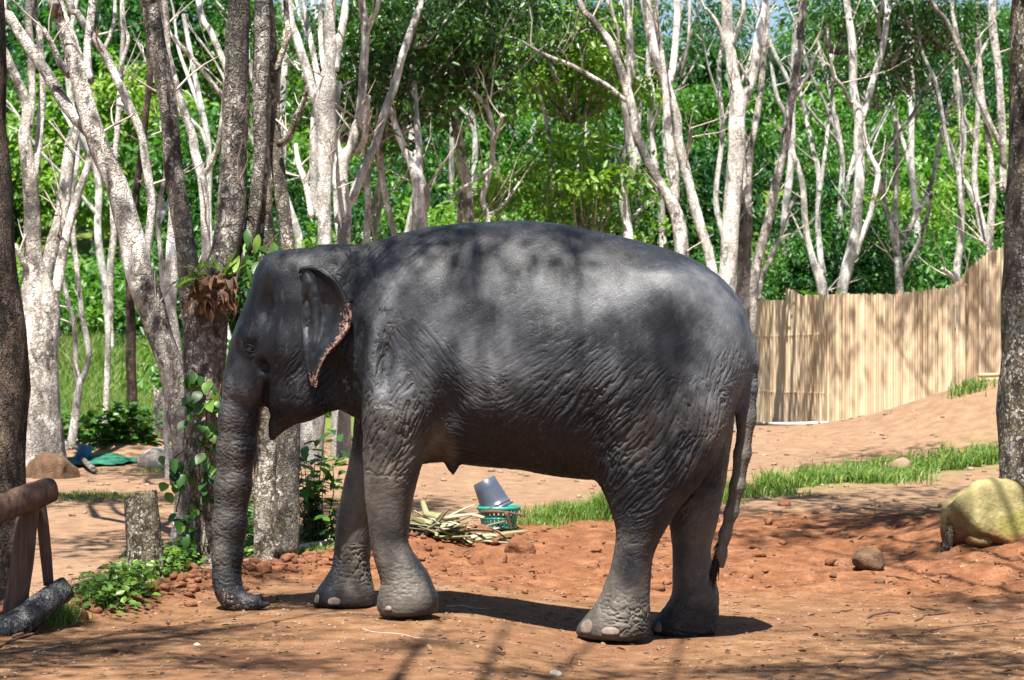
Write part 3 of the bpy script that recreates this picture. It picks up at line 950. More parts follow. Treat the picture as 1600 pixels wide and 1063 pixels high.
def lic(freq, reach, steps):
    acc = np.zeros(nv)
    wobble = 0.35 / freq * np.stack([vnoise(*(co.T * freq * .35 + k * 31)) for k in range(3)], -1)
    for t in np.linspace(-1, 1, steps):
        q = (co + wobble + DIR * (t * reach)) * freq
        acc += vnoise(q[:, 0], q[:, 1], q[:, 2]) * (1 - 0.6 * abs(t))
    acc -= acc.mean()
    return acc / acc.std()
l1 = lic(50.0, 0.20, 29)
l2 = lic(84.0, 0.07, 15)
l3 = lic(84.0, 0.12, 21)
crease = lambda x, w: np.exp(-(x / w) ** 2)
AMm = AM * (0.75 + 0.5 * fbm3(co[:, 0] * 3, co[:, 1] * 3, co[:, 2] * 3, 2))
def zone(x, y, rx, ry):
    c = el(x, y)
    return np.exp(-((co[:, 0] - c[0]) / (rx / 248.0)) ** 2 - ((co[:, 2] - c[2]) / (ry / 248.0)) ** 2)
ringm = np.clip(zone(372, 660, 38, 70) + zone(365, 770, 38, 90) + zone(358, 880, 34, 60) + zone(1165, 640, 26, 80) + zone(1150, 760, 26, 70), 0, 1)
AMm = AMm * (1 - .85 * ringm)
disp = AMm * (-0.0125 * crease(l1, 0.30) + 0.0022 * np.abs(l1)) + np.clip(FM - .13, 0, 1) * 1.15 * (1 - ringm) * (-0.0042 * crease(l2 + .15, 0.34)) + ringm * (-0.0055 + 0.003 * (co[:, 0] > .5)) * crease(l3, 0.5)
disp += 0.006 * fbm3(co[:, 0] * 6, co[:, 1] * 6, co[:, 2] * 6, 2) * (0.4 + FM) * (1 - .8 * ringm)
co2 = co + nr * disp[:, None]
body.vertices.foreach_set('co', co2.astype(np.float32).reshape(-1))
# --- colouring of the hide: dust plus painted sun and shade patches, depigmented pink, smooth dark hide
def blob(x, y, rx, ry):
    c = el(x, y)
    return np.exp(-((co[:, 0] - c[0]) / (rx / 248.0)) ** 2 - ((co[:, 2] - c[2]) / (ry / 248.0)) ** 2)
dust = 0.08 + 0 * AM  # real dust, with bright sun patches and dark shade blotches painted in
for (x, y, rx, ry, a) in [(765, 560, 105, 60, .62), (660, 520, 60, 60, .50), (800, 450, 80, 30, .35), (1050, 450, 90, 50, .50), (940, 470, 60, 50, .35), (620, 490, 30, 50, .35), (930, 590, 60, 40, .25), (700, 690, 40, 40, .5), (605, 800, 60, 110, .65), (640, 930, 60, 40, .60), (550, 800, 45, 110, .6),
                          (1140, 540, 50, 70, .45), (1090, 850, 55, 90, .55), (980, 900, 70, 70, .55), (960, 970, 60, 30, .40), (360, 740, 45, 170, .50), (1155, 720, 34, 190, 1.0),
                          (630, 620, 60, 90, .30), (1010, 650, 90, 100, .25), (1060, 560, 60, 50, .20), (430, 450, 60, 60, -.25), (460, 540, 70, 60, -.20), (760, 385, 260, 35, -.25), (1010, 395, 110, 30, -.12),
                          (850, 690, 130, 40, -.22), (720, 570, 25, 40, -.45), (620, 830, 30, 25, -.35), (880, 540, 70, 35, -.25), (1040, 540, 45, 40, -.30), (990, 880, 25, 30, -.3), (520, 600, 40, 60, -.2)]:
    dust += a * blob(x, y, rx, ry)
pink = 0.55 * blob(370, 945, 40, 28) + 0.16 * blob(360, 890, 25, 40) + 0.5 * blob(552, 600, 8, 30) + 0.35 * blob(1143, 555, 10, 16) + 0.4 * blob(1092, 900, 8, 8)
wet = np.clip(1 - AM * 1.4, 0, 1)
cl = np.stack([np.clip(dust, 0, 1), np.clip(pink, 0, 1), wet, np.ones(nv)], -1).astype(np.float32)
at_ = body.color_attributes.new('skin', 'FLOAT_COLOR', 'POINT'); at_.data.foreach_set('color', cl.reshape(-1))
body.polygons.foreach_set('use_smooth', np.ones(len(body.polygons), dtype=bool))
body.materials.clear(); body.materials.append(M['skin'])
body.update()
EROOT = thing('elephant', (0, EY, 0), 'dark grey elephant standing side on with its trunk hanging to the ground', 'elephant')
EROOT.rotation_euler = (0, 0, -EA)
link('body', body, EROOT)

# --- ears: rows from top to bottom (front edge, rear edge)
EAR = [((472, 424), (497, 420)), ((473, 436), (517, 434)), ((472, 452), (532, 453)), ((470, 470), (541, 472)), ((469, 490), (547, 493)), ((470, 508), (545, 513)), ((473, 528), (534, 530)),
       ((475, 548), (516, 548)), ((478, 566), (504, 566)), ((482, 584), (497, 584)), ((488, 603), (493, 605))]
def ear(side):
    nt = 26
    Lr = catmull([a for a, b in EAR], 3.2); 
    Lf = np.array([a for a, b in EAR], float); Rf = np.array([b for a, b in EAR], float)
    s = np.linspace(0, len(EAR) - 1, 64)
    def ip(A):
        C = catmull(np.column_stack([A, np.zeros(len(A))]), 1e9)
        return np.column_stack([np.interp(s, np.arange(len(A)), A[:, 0]), np.interp(s, np.arange(len(A)), A[:, 1])])
    Lf = ip(Lf); Rf = ip(Rf)
    for _ in range(3):
        for A in (Lf, Rf):
            A[1:-1] = 0.25 * A[:-2] + 0.5 * A[1:-1] + 0.25 * A[2:]
    rows = []
    inner = []
    pk = []
    for i in range(len(s)):
        f = i / (len(s) - 1)
        row = []; prow = []
        for j in range(nt + 1):
            t = j / nt
            x = Lf[i, 0] + (Rf[i, 0] - Lf[i, 0]) * t; y = Lf[i, 1] + (Rf[i, 1] - Lf[i, 1]) * t
            base = 0.245 + 0.055 * f
            v = base + 0.085 * t ** 0.8 * (1 - 0.35 * f) + 0.02 * float(sstep(.85, 1., np.float64(t))) + 0.020 * math.sin(t * 7.5 + 2.0 * f) * (1 - 0.5 * f) + 0.016 * math.sin(9 * f + 2 * t) + 0.007 * math.sin(17 * t - 6 * f) * (1 - f)
            v -= 0.055 * math.exp(-((t - 0.16) / 0.10) ** 2 - ((f - 0.38) / 0.16) ** 2)
            v += 0.020 * math.exp(-((t - 0.33) / 0.10) ** 2 - ((f - 0.40) / 0.22) ** 2)
            row.append(el(x, y, -v)); prow.append(max(sstep(.70, .96, np.float64(t)) * float(sstep(.26, .45, np.float64(f))), 0.9 * float(sstep(.80, .95, np.float64(f))), .18 * math.exp(-((t - .35) / .12) ** 2 - ((f - .5) / .3) ** 2)))
        rows.append(row); pk.append(prow)
    G = np.array(rows); PK = np.array(pk)
    # top edge rolls over too
    G += 0.009 * fbm3(G[..., 0] * 16, G[..., 1] * 16, G[..., 2] * 16, 3)[..., None] * np.array([0, 1, 0])
    if side > 0:
        G = G * np.array([1, -1, 1])
    a, b = G.shape[:2]
    Tn = np.cross(np.gradient(G, axis=0), np.gradient(G, axis=1)); Tn /= np.linalg.norm(Tn, axis=2)[..., None] + 1e-9
    th_ = 0.007
    A = G + Tn * th_; B = G - Tn * th_
    Vv_ = np.vstack([A.reshape(-1, 3), B.reshape(-1, 3)])
    i = (np.arange(a - 1)[:, None] * b + np.arange(b - 1)[None, :]).reshape(-1)
    qs = [np.stack([i, i + 1, i + b + 1, i + b], -1), np.stack([i, i + b, i + b + 1, i + 1], -1) + a * b]
    for e_ in (np.arange(a) * b, np.arange(a) * b + b - 1, np.arange(b), (a - 1) * b + np.arange(b)):
        qs.append(np.stack([e_[:-1], e_[1:], e_[1:] + a * b, e_[:-1] + a * b], -1))
    # rolled rim along the top and the rear edge
    rp = [(468, 428, .262), (471, 421, .285), (482, 419, .305), (497, 420, .318), (510, 427, .328), (521, 438, .338), (531, 452, .348), (540, 469, .354), (546, 488, .356), (546, 506, .352), (541, 520, .345)]
    rr = [.006, .013, .016, .017, .018, .018, .017, .016, .015, .013, .006]
    RP = catmull(np.array([[*el(x, y, -v), r] for (x, y, v), r in zip(rp, rr)]), .012)
    if side > 0:
        RP = RP * np.array([1, -1, 1, 1])
    tv, tf = tube(RP[:, :3], RP[:, 3], 12, True, .12, 14)
    pkr = np.append(np.repeat(sstep(.62, .8, np.linspace(0, 1, len(RP))), 12), [0, 0])
    nb = len(Vv_)
    Vv_ = np.vstack([Vv_, tv])
    qs = qs + [tf[0] + nb, tf[1] + nb, tf[2] + nb]
    me = make_mesh('ear', Vv_, qs, M['skin'], True)
    c4 = np.zeros((len(Vv_), 4), np.float32); c4[:, 0] = 0.05; c4[:, 1] = np.concatenate([PK.reshape(-1), PK.reshape(-1), pkr]); c4[:, 2] = 0.9; c4[:, 3] = 1
    t = me.color_attributes.new('skin', 'FLOAT_COLOR', 'POINT'); t.data.foreach_set('color', c4.reshape(-1))
    o = link('ear', me, EROOT)
    m = o.modifiers.new('ss', 'SUBSURF'); m.levels = 1; m.render_levels = 1
    return o
e_ = ear(-1); e_['label'] = 'ear with curled top rim and pink speckled edge'
ear(1)
# --- eyes
for s in (-1, 1):
    mb = MB().add(ICO3 * 0.025 + el(391, 546, s * .199), [ICO3F])
    link('eye', mb.mesh('eye', M['eye']), EROOT)
    mb = MB()
    for dy, r in ((-5.5, .006), (5.0, .0035)):
        pts = [el(391 + a * 9, 545 + dy * (1 - a * a * .8) + a * 2, s * (.226 - .012 * a * a)) for a in np.linspace(-1, 1, 9)]
        mb.add(*tube(pts, [r * (1 - .6 * abs(a)) for a in np.linspace(-1, 1, 9)], 8))
    me = mb.mesh('eyelid', M['skin'])
    c4 = np.tile(np.array([.0, 0, .3, 1], np.float32), (len(me.vertices), 1))
    t = me.color_attributes.new('skin', 'FLOAT_COLOR', 'POINT'); t.data.foreach_set('color', c4.reshape(-1))
    link('eyelid', me, EROOT)
# --- toenails, set on the surface of the feet
def surf(x, y, vg):
    """nearest-to-camera point of the hide at a pixel near depth vg"""
    c = el(x, y, vg)
    m = (np.abs(co2[:, 0] - c[0]) < .016) & (np.abs(co2[:, 2] - c[2]) < .016) & (np.abs(co2[:, 1] - vg) < .22)
    if not m.any():
        return c, np.array([0, -1.0, 0])
    i = np.flatnonzero(m)[co2[m, 1].argmin()]
    return co2[i], nr[i]
def nail(x, y, vg, rx, rz):
    p, nn = surf(x, y, vg)
    nn = np.array([nn[0], nn[1], nn[2] * .3]); nn /= np.linalg.norm(nn)
    t = np.cross([0, 0, 1.0], nn); t /= np.linalg.norm(t)
    v0 = ICO3.copy()
    v0[:, 2] = np.where(v0[:, 2] < -.5, -.5 + (v0[:, 2] + .5) * .15, v0[:, 2])
    w = v0[:, [0]] * rx * t + v0[:, [1]] * .017 * nn + v0[:, [2]] * rz * (np.array([0, 0, 1.0]) - nn * .25)
    link('toenail', MB().add(w + p - nn * .005, [ICO3F]).mesh('toenail', M['nail']), EROOT)
for a_ in ((914, 976, -.33, .048, .056), (952, 987, -.40, .056, .034), (494, 936, .2, .026, .040), (520, 941, .12, .044, .036), (1026, 981, .12, .028, .042), (606, 950, -.40, .026, .02)):
    nail(*a_)
# --- tail tuft: coarse dark hairs
mb = MB()
for i in range(300):
    t = random.random()
    p = e4(1135 - 9 * t + random.uniform(-8, 1), 838 + 44 * t, -.04 + random.uniform(-.015, .015), 1)
    p = np.array(p[:3])
    ln = random.uniform(.07, .19)
    q = [p + np.array([-(.05 * a + .055 * a * (1 - a)) * random.uniform(.5, 1.1), random.uniform(-.01, .01) * a, -ln * a]) for a in (0, .35, .7, 1)]
    mb.add(*tube(q, [.0026, .0025, .002, .0008], 3, False))
link('tail_tuft', mb.mesh('tail_tuft', M['hair']), EROOT)

# --- sparse pale hairs over the back, neck and crown of the head
hm = (nr[:, 2] > .15) & (nr[:, 1] < .5) & (co[:, 2] > 1.6) & (co[:, 0] < .75)
ids = np.flatnonzero(hm)
ids = ids[RNG.random(len(ids)) < 3000.0 / max(1, len(ids))]
hp_ = co2[ids]; hn = nr[ids]
hd = hn * .55 + np.array([.55, 0, -.35]) + RNG.normal(size=hn.shape) * .22
hd /= np.linalg.norm(hd, axis=1)[:, None]
hl = RNG.uniform(.02, .05, len(ids))[:, None]
hs = np.cross(hd, hn); hs /= np.linalg.norm(hs, axis=1)[:, None] + 1e-9
w_ = .0005
V3 = np.stack([hp_ - hs * w_, hp_ + hs * w_, hp_ + hd * hl * .6 + hn * .004 + hs * w_ * .7, hp_ + hd * hl * .6 + hn * .004 - hs * w_ * .7, hp_ + hd * hl - np.array([0, 0, .006])], 1).reshape(-1, 3)
b_ = np.arange(len(ids))[:, None] * 5
o = link('body_hair', MB().add(V3, [b_ + np.array([[0, 1, 2, 3]]), b_ + np.array([[3, 2, 4]])]).mesh('body_hair', M['palehair'], smooth=False), EROOT)
o['kind'] = 'stuff'
# ------------------------------------------------------------------ foliage building blocks
def rand_dirs(n, down=0.0):
    d = RNG.normal(size=(n, 3)); d[:, 2] -= down
    return d / np.linalg.norm(d, axis=1)[:, None]

def crown_mesh(name, mat, rx, rz, clumps, per, ln, seed, clump_r=0.45, hollow=0.35, twigs=True):
    """open crown of leaf clumps round the origin, with the fine limbs that carry them"""
    g = np.random.default_rng(seed)
    c = g.normal(size=(clumps, 3)); c /= np.linalg.norm(c, axis=1)[:, None]
    c *= (hollow + (1 - hollow) * g.random(clumps) ** 0.6)[:, None]
    c *= np.array([rx, rx, rz]) * (1 + 0.35 * g.normal(size=(clumps, 1)) * .6)
    mb = MB()
    Ps = []; Ds = []; Ns = []; Ls = []; Ts = []
    for k in range(clumps):
        r = clump_r * g.uniform(.6, 1.35)
        m = int(per * g.uniform(.6, 1.4))
        p = g.normal(size=(m, 3)) * np.array([r, r, r * .5]) * .6
        out = p / (np.linalg.norm(p, axis=1)[:, None] + 1e-6)
        d = out * .8 + g.normal(size=(m, 3)) * .6 + np.array([0, 0, -.45])
        nn = np.array([0, 0, 1.0]) + g.normal(size=(m, 3)) * .45
        Ps.append(c[k] + p); Ds.append(d); Ns.append(nn); Ls.append(ln * g.uniform(.65, 1.3, m)); Ts.append(np.clip(g.normal(.5, .09, m) + g.normal(0, .22), 0, 1))
    P = np.concatenate(Ps); L = np.concatenate(Ls); T = np.concatenate(Ts)
    v, f = leaves(P, np.concatenate(Ds), np.concatenate(Ns), L, L * .42, .18, .2)
    mb.add(v, f, np.repeat(T, 6))
    me = mb.mesh(name, mat, smooth=False)
    tw = None
    if twigs:
        tb = MB()
        for k in range(0, clumps, 2):
            e = c[k]; s = np.array([e[0] * .15, e[1] * .15, -rz * .9]); mid = (s + e) / 2 + g.normal(size=3) * .15 * rx * .4
            tb.add(*tube(catmull([s, mid, e], .4), np.linspace(.035, .008, len(catmull([s, mid, e], .4))), 4, False))
        tw = tb.mesh(name + '_limbs', M['bark_pale'])
    return me, tw

FAR = [crown_mesh('crown', M['leaf_far'], 2.3, 1.7, 76, 50, (.15, .20, .27, .22)[i], 100 + i, (.40, .45, .6, .5)[i]) for i in range(4)]
BRT = [crown_mesh('crown', M['leaf_bright'], 2.0, 1.5, 66, 48, (.16, .28, .20, .24)[i], 200 + i, (.36, .6, .45, .5)[i]) for i in range(4)]
RUB = [crown_mesh('crown', M['leaf_dark'], 1.9, 1.3, 46, 40, .17, 300 + i, .5) for i in range(4)]
SPR = [crown_mesh('crown', M['leaf_dark'], 1.5, 0.9, 24, 34, .15, 400 + i, .42) for i in range(3)]

def trunk_mesh(seed, h):
    g = np.random.default_rng(seed)
    mb = MB()
    p = [np.array([0, 0, -.5])]
    for i in range(5):
        p.append(np.array([g.normal() * .12, g.normal() * .12, h * (i + 1) / 5]))
    P = catmull(p, .4)
    mb.add(*tube(P, np.linspace(.16, .06, len(P)), 7, False, .12, 3))
    for k in range(4):
        i = int(len(P) * g.uniform(.35, .85)); a = g.uniform(0, 6.28)
        e = P[i] + np.array([math.cos(a), math.sin(a), 1.3]) * g.uniform(.7, 1.4)
        mb.add(*tube(catmull([P[i], (P[i] + e) / 2 + g.normal(size=3) * .1, e], .3), np.linspace(.07, .025, len(catmull([P[i], (P[i] + e) / 2, e], .3))), 5, False)) if False else mb.add(*tube(np.linspace(P[i], e, 5), np.linspace(.07, .025, 5), 5, False))
    return mb.mesh('trunk', M['bark_white'])
TRK = [trunk_mesh(i, 4.6) for i in range(4)]

def place_crown(root, me, loc, scale, rz, tw=None):
    """crown (and its fine limbs) as parts of a tree; loc in world coordinates"""
    ro = Vector(root.location)
    c = link('crown', me, root, Vector(loc) - ro)
    c.rotation_euler = (0, 0, rz); c.scale = (scale,) * 3
    if tw:
        t = link('limbs', tw, root, Vector(loc) - ro)
        t.rotation_euler = (0, 0, rz); t.scale = (scale,) * 3
    return c

# ------------------------------------------------------------------ rubber trees traced stem by stem
def tree(name, label, Y, stems, mat, seg=12, rough=0.10, crown=None, dy=0.0, twig=6, group=None, flare=1.25, tip=2.6, ground_base=True):
    """stems: lists of (x, y, width) in photograph pixels at depth Y, from the foot upwards; the first is the bole"""
    rn = random.Random(hash(label) % 1000 + len(stems) if False else sum(map(ord, label)))
    x0, y0, w0 = stems[0][0]
    base = at(x0, y0, Y)
    gzv = float(gzf(base.x, Y))
    foot = Vector((base.x, Y, gzv))
    root = thing(name, foot, label, 'tree', group)
    tips = []
    tw = MB()
    for si, st in enumerate(stems):
        pts = []
        n = len(st)
        drift = 0.0 if si == 0 else rn.uniform(-1, 1) * (dy if dy else Y * 0.02)
        for i, (x, y, w) in enumerate(st):
            f = i / max(1, n - 1)
            yy = Y + drift * f
            p = at(x, y, yy)
            pts.append([p.x, p.y, p.z, w / F * yy / 2])
        if si == 0 and ground_base and pts[0][2] > gzv - .05:
            b = pts[0]
            pts.insert(0, [b[0] - (pts[1][0] - b[0]) * .15, Y, gzv - .15, b[3] * flare])
            if b[2] - gzv > .5:
                pts.insert(1, [b[0], Y, gzv + .25, b[3] * (1 + (flare - 1) * .35)])
        if st[-1][1] < 45:                       # leaves the frame: grow on upwards
            a, b = np.array(pts[-2]), np.array(pts[-1])
            d = (b - a)[:3]; d /= np.linalg.norm(d) + 1e-9
            d = d * .6 + np.array([0, 0, .55])
            r = b[3]
            q = b[:3] + d * tip * .5 + np.array([rn.uniform(-.2, .2), rn.uniform(-.2, .2), 0])
            pts.append([*q, r * .65])
            q = q + d * tip * .5 + np.array([rn.uniform(-.3, .3), rn.uniform(-.3, .3), .2])
            pts.append([*q, r * .28])
            tips.append(q)
        A = np.array(pts)
        C = catmull(A, max(.05, A[:, 3].mean() * .9))
        C[:, 3] = np.maximum(C[:, 3], .004)
        k = rn.random() * 50
        wob = np.stack([fbm2(C[:, 2] * 1.3 + k, 0 * C[:, 2] + k, 2), fbm2(C[:, 2] * 1.3 - k, 0 * C[:, 2] + 3 + k, 2), 0 * C[:, 2]], -1) * C[:, 3:4] * .35
        P = C[:, :3] + wob
        mb = MB().add(*tube(P, C[:, 3], seg, True, rough, 5.0))
        link('trunk' if si == 0 else 'branch', mb.mesh('trunk' if si == 0 else 'branch', mat, foot), root)
        for _ in range(twig // 2 if si else twig):   # dead twigs
            j = rn.randrange(len(P) // 4, len(P))
            d = np.array([rn.uniform(-1, 1), rn.uniform(-.8, .8), rn.uniform(.0, 1.1)]); d /= np.linalg.norm(d)
            L = rn.uniform(.3, 1.1) * Y / 32
            q = [P[j]]
            for s_ in range(3):
                d = d + np.array([rn.uniform(-.35, .35), rn.uniform(-.35, .35), rn.uniform(-.1, .3)]); d /= np.linalg.norm(d)
                q.append(q[-1] + d * L / 3)
            r = min(.014, C[j, 3] * .4)
            tw.add(*tube(q, [r, r * .8, r * .55, r * .3], 4, False))
            if rn.random() < .6:
                d2 = d + np.array([rn.uniform(-1, 1), rn.uniform(-1, 1), .3]); d2 /= np.linalg.norm(d2)
                tw.add(*tube([q[1], q[1] + d2 * L * .3, q[1] + d2 * L * .5 + np.array([0, 0, .04])], [r * .6, r * .4, r * .2], 4, False))
    if tw.n:
        t = link('twig', tw.mesh('twig', M['twig'], foot), root); t['kind'] = 'stuff'
    if crown is None and tips:
        for q in tips[:2]:
            i = rn.randrange(len(SPR))
            place_crown(root, SPR[i][0], q + np.array([0, 0, .5]), rn.uniform(.6, .85), rn.uniform(0, 6.28), SPR[i][1])
    elif crown:
        for (x, y, sc, kind) in crown:
            p = at(x, y, Y + rn.uniform(-.6, .6))
            s_ = {'r': RUB, 's': SPR, 'f': FAR, 'b': BRT}[kind]
            i = rn.randrange(len(s_))
            place_crown(root, s_[i][0], p, sc, rn.uniform(0, 6.28), s_[i][1])
    return root

BW, BP, BG, BD, BM, BS = (M[k] for k in ('bark_white', 'bark_pale', 'bark_grey', 'bark_dark', 'bark_moss', 'bark_spot'))
# --- frame-side boles close to the clearing
tree('rubber_tree', 'thick dark rough tree trunk at the left edge, behind the wooden railing', 15.4,
     [[(2, 950, 108), (-2, 850, 102), (-8, 700, 98), (-14, 560, 94), (-24, 440, 96), (-22, 350, 92), (-34, 200, 84), (-42, 80, 84), (-46, 0, 82)]], BD, 40, .16, twig=0, tip=4)
tree('rubber_tree', 'thick lichen spotted tree trunk at the right edge, behind the mossy boulder', 19.3,
     [[(1606, 790, 120), (1606, 740, 108), (1608, 640, 100), (1612, 560, 96), (1614, 460, 94), (1616, 360, 96), (1616, 260, 92), (1620, 140, 90), (1622, 40, 86), (1622, 0, 84)]], BS, 40, .15, twig=0, tip=4)
# --- left group
tree('rubber_tree', 'forked pale trunk beside the left edge trunk, brown boulder at its foot', 28.0,
     [[(73, 742, 78), (66, 680, 70), (60, 600, 66), (59, 520, 62), (60, 460, 58), (52, 415, 32), (52, 352, 27), (48, 300, 25), (44, 262, 22), (40, 215, 20), (44, 170, 17), (26, 125, 15), (8, 85, 13), (-8, 40, 11)],
      [(62, 455, 36), (66, 430, 28), (80, 390, 24), (92, 347, 22), (103, 290, 20), (110, 240, 20), (117, 205, 18)],
      [(70, 480, 24), (88, 452, 18), (96, 410, 16), (108, 352, 14), (124, 297, 12), (139, 252, 10), (148, 200, 8)],
      [(58, 470, 14), (48, 448, 10), (37, 410, 9), (22, 382, 8)],
      [(50, 300, 14), (58, 250, 13), (62, 212, 12), (67, 137, 11), (62, 50, 10), (54, 10, 9)],
      [(46, 200, 13), (50, 140, 13), (48, 80, 12), (44, 20, 11)]], BP, 16, .12)
tree('rubber_tree', 'slim pale tree forking low beside the blue container', 31.2,
     [[(107, 716, 16), (116, 671, 14), (122, 613, 13), (124, 597, 12), (119, 574, 8), (119, 540, 8), (115, 500, 7), (106, 470, 7), (100, 445, 6), (92, 400, 5)],
      [(124, 600, 10), (132, 584, 10), (139, 553, 9), (130, 500, 9), (125, 453, 8), (120, 410, 8), (114, 365, 8), (110, 322, 8), (118, 277, 7), (122, 240, 7), (118, 190, 6)]], BW, 10, .08, crown=[])
tree('rubber_tree', 'straight slender white trunk before the bright grass', 33.0,
     [[(161, 694, 12), (166, 632, 10), (168, 574, 9.5), (169, 500, 9), (173, 490, 10), (173, 415, 11), (178, 365, 11), (176, 300, 10), (180, 230, 9), (186, 160, 8), (192, 60, 7), (190, 10, 6)]], BW, 10, .08)
tree('rubber_tree', 'straight dark trunk before the bright grass', 32.0,
     [[(204, 692, 21), (206, 632, 18), (205, 553, 16), (205, 500, 15), (204, 460, 14), (208, 380, 13), (214, 302, 12), (225, 200, 11), (233, 125, 10), (232, 60, 9), (236, 10, 8)]], M['bark_dark'], 12, .12)
tree('rubber_tree', 'big leaning tree with white lichen blotches and a long diagonal limb', 20.0,
     [[(281, 858, 42), (285, 820, 34), (289, 775, 32), (290, 725, 34), (288, 683, 36), (279, 638, 38), (267, 582, 40), (250, 532, 40), (236, 490, 44), (224, 452, 46), (211, 410, 42), (204, 370, 40), (193, 332, 38), (180, 290, 36), (164, 252, 34), (150, 215, 31), (136, 163, 28), (122, 112, 26), (106, 63, 24), (92, 22, 21), (82, 0, 20)],
      [(145, 212, 22), (122, 190, 20), (95, 155, 19), (75, 120, 18), (42, 70, 18), (15, 25, 17), (4, 2, 16)],
      [(126, 110, 16), (120, 82, 14), (104, 35, 13), (93, 0, 12)],
      [(138, 130, 14), (135, 88, 13), (136, 60, 13), (143, 15, 14)],
      [(112, 120, 12), (96, 100, 12), (82, 70, 9), (68, 45, 7)]], BP, 20, .14)
tree('rubber_tree', 'double grey trunk carrying a fern, with vine leaves on its foot', 19.3,
     [[(328, 862, 62), (328, 800, 56), (324, 740, 58), (322, 680, 60), (323, 620, 62), (325, 560, 66), (326, 500, 68), (330, 460, 62), (345, 420, 48), (353, 380, 46), (358, 340, 46), (363, 265, 42), (366, 225, 42), (370, 175, 42), (373, 100, 38), (375, 40, 36), (376, 0, 34)],
      [(308, 520, 34), (298, 465, 36), (293, 415, 34), (288, 365, 32), (280, 315, 31), (271, 260, 29), (265, 188, 28), (255, 125, 28), (243, 63, 29), (234, 12, 30), (230, -5, 28)],
      [(346, 500, 26), (356, 465, 24), (373, 428, 23), (386, 390, 22), (395, 340, 21), (399, 290, 20), (404, 240, 21), (407, 175, 24), (410, 100, 26), (412, 25, 27), (413, 0, 26)]], BG, 22, .15)
tree('rubber_tree', 'pale leaning tree crossing behind the lichen blotched one', 24.0,
     [[(289, 790, 16), (284, 720, 16), (272, 640, 15), (258, 560, 14), (240, 480, 13), (228, 410, 13), (233, 365, 13), (236, 315, 13), (226, 240, 13), (222, 212, 13), (205, 170, 13), (185, 128, 13), (160, 80, 13), (140, 50, 12), (120, 20, 12), (107, -2, 12)],
      [(163, 76, 7), (173, 50, 6), (180, 0, 6)], [(186, 128, 8), (190, 100, 7), (200, 62, 6), (192, 12, 6)], [(210, 185, 7), (190, 165, 6), (185, 150, 5)]], BW, 12, .09)
tree('rubber_tree', 'thin white stem between the leaning tree and the fern tree', 27.0,
     [[(262, 760, 9), (258, 600, 8), (256, 500, 8), (255, 465, 8), (253, 415, 8), (247, 352, 7), (250, 315, 7), (258, 267, 6), (262, 200, 5)], [(247, 350, 8), (256, 330, 9), (263, 318, 8)]], BW, 8, .08, crown=[])
tree('rubber_tree', 'stout white trunk half hidden behind the fern tree', 23.0,
     [[(288, 770, 20), (282, 640, 19), (272, 525, 19), (266, 478, 21), (268, 440, 22), (270, 365, 18), (271, 328, 14), (268, 260, 12), (270, 180, 11), (262, 90, 10), (258, 10, 9)]], BW, 12, .1)
tree('rubber_tree', 'white forked trunk rising between the two stems of the fern tree', 26.0,
     [[(330, 740, 18), (328, 600, 17), (324, 460, 16), (321, 370, 15), (320, 315, 15), (315, 272, 15), (305, 240, 14), (300, 212, 14), (283, 155, 13), (270, 113, 12), (256, 50, 12), (250, 5, 11)],
      [(316, 275, 9), (326, 262, 8), (335, 240, 8), (341, 222, 8), (348, 175, 7), (352, 120, 6)], [(352, 155, 8), (325, 120, 7), (300, 90, 7), (265, 52, 6), (255, 40, 5)], [(362, 130, 10), (350, 97, 10), (330, 50, 10), (312, 8, 10)]], BW, 12, .09)
tree('rubber_tree', 'mossy twin trunk with white lichen spots right of the fern tree', 19.5,
     [[(418, 866, 42), (417, 800, 37), (416, 720, 35), (415, 640, 34), (416, 540, 33), (418, 440, 32), (416, 380, 30), (414, 342, 28), (412, 280, 24), (411, 220, 20), (414, 150, 17), (408, 60, 14), (412, 5, 12)],
      [(450, 866, 44), (449, 780, 38), (449, 660, 36), (448, 540, 30), (448, 440, 26), (447, 380, 23), (442, 330, 23), (437, 287, 22), (430, 230, 22), (428, 187, 22), (425, 125, 22), (423, 70, 18), (420, 5, 15)],
      [(436, 225, 12), (450, 217, 12), (465, 180, 11), (474, 160, 8), (480, 135, 6)], [(430, 112, 9), (441, 80, 9), (450, 50, 9), (446, 5, 8)]], BM, 20, .14)
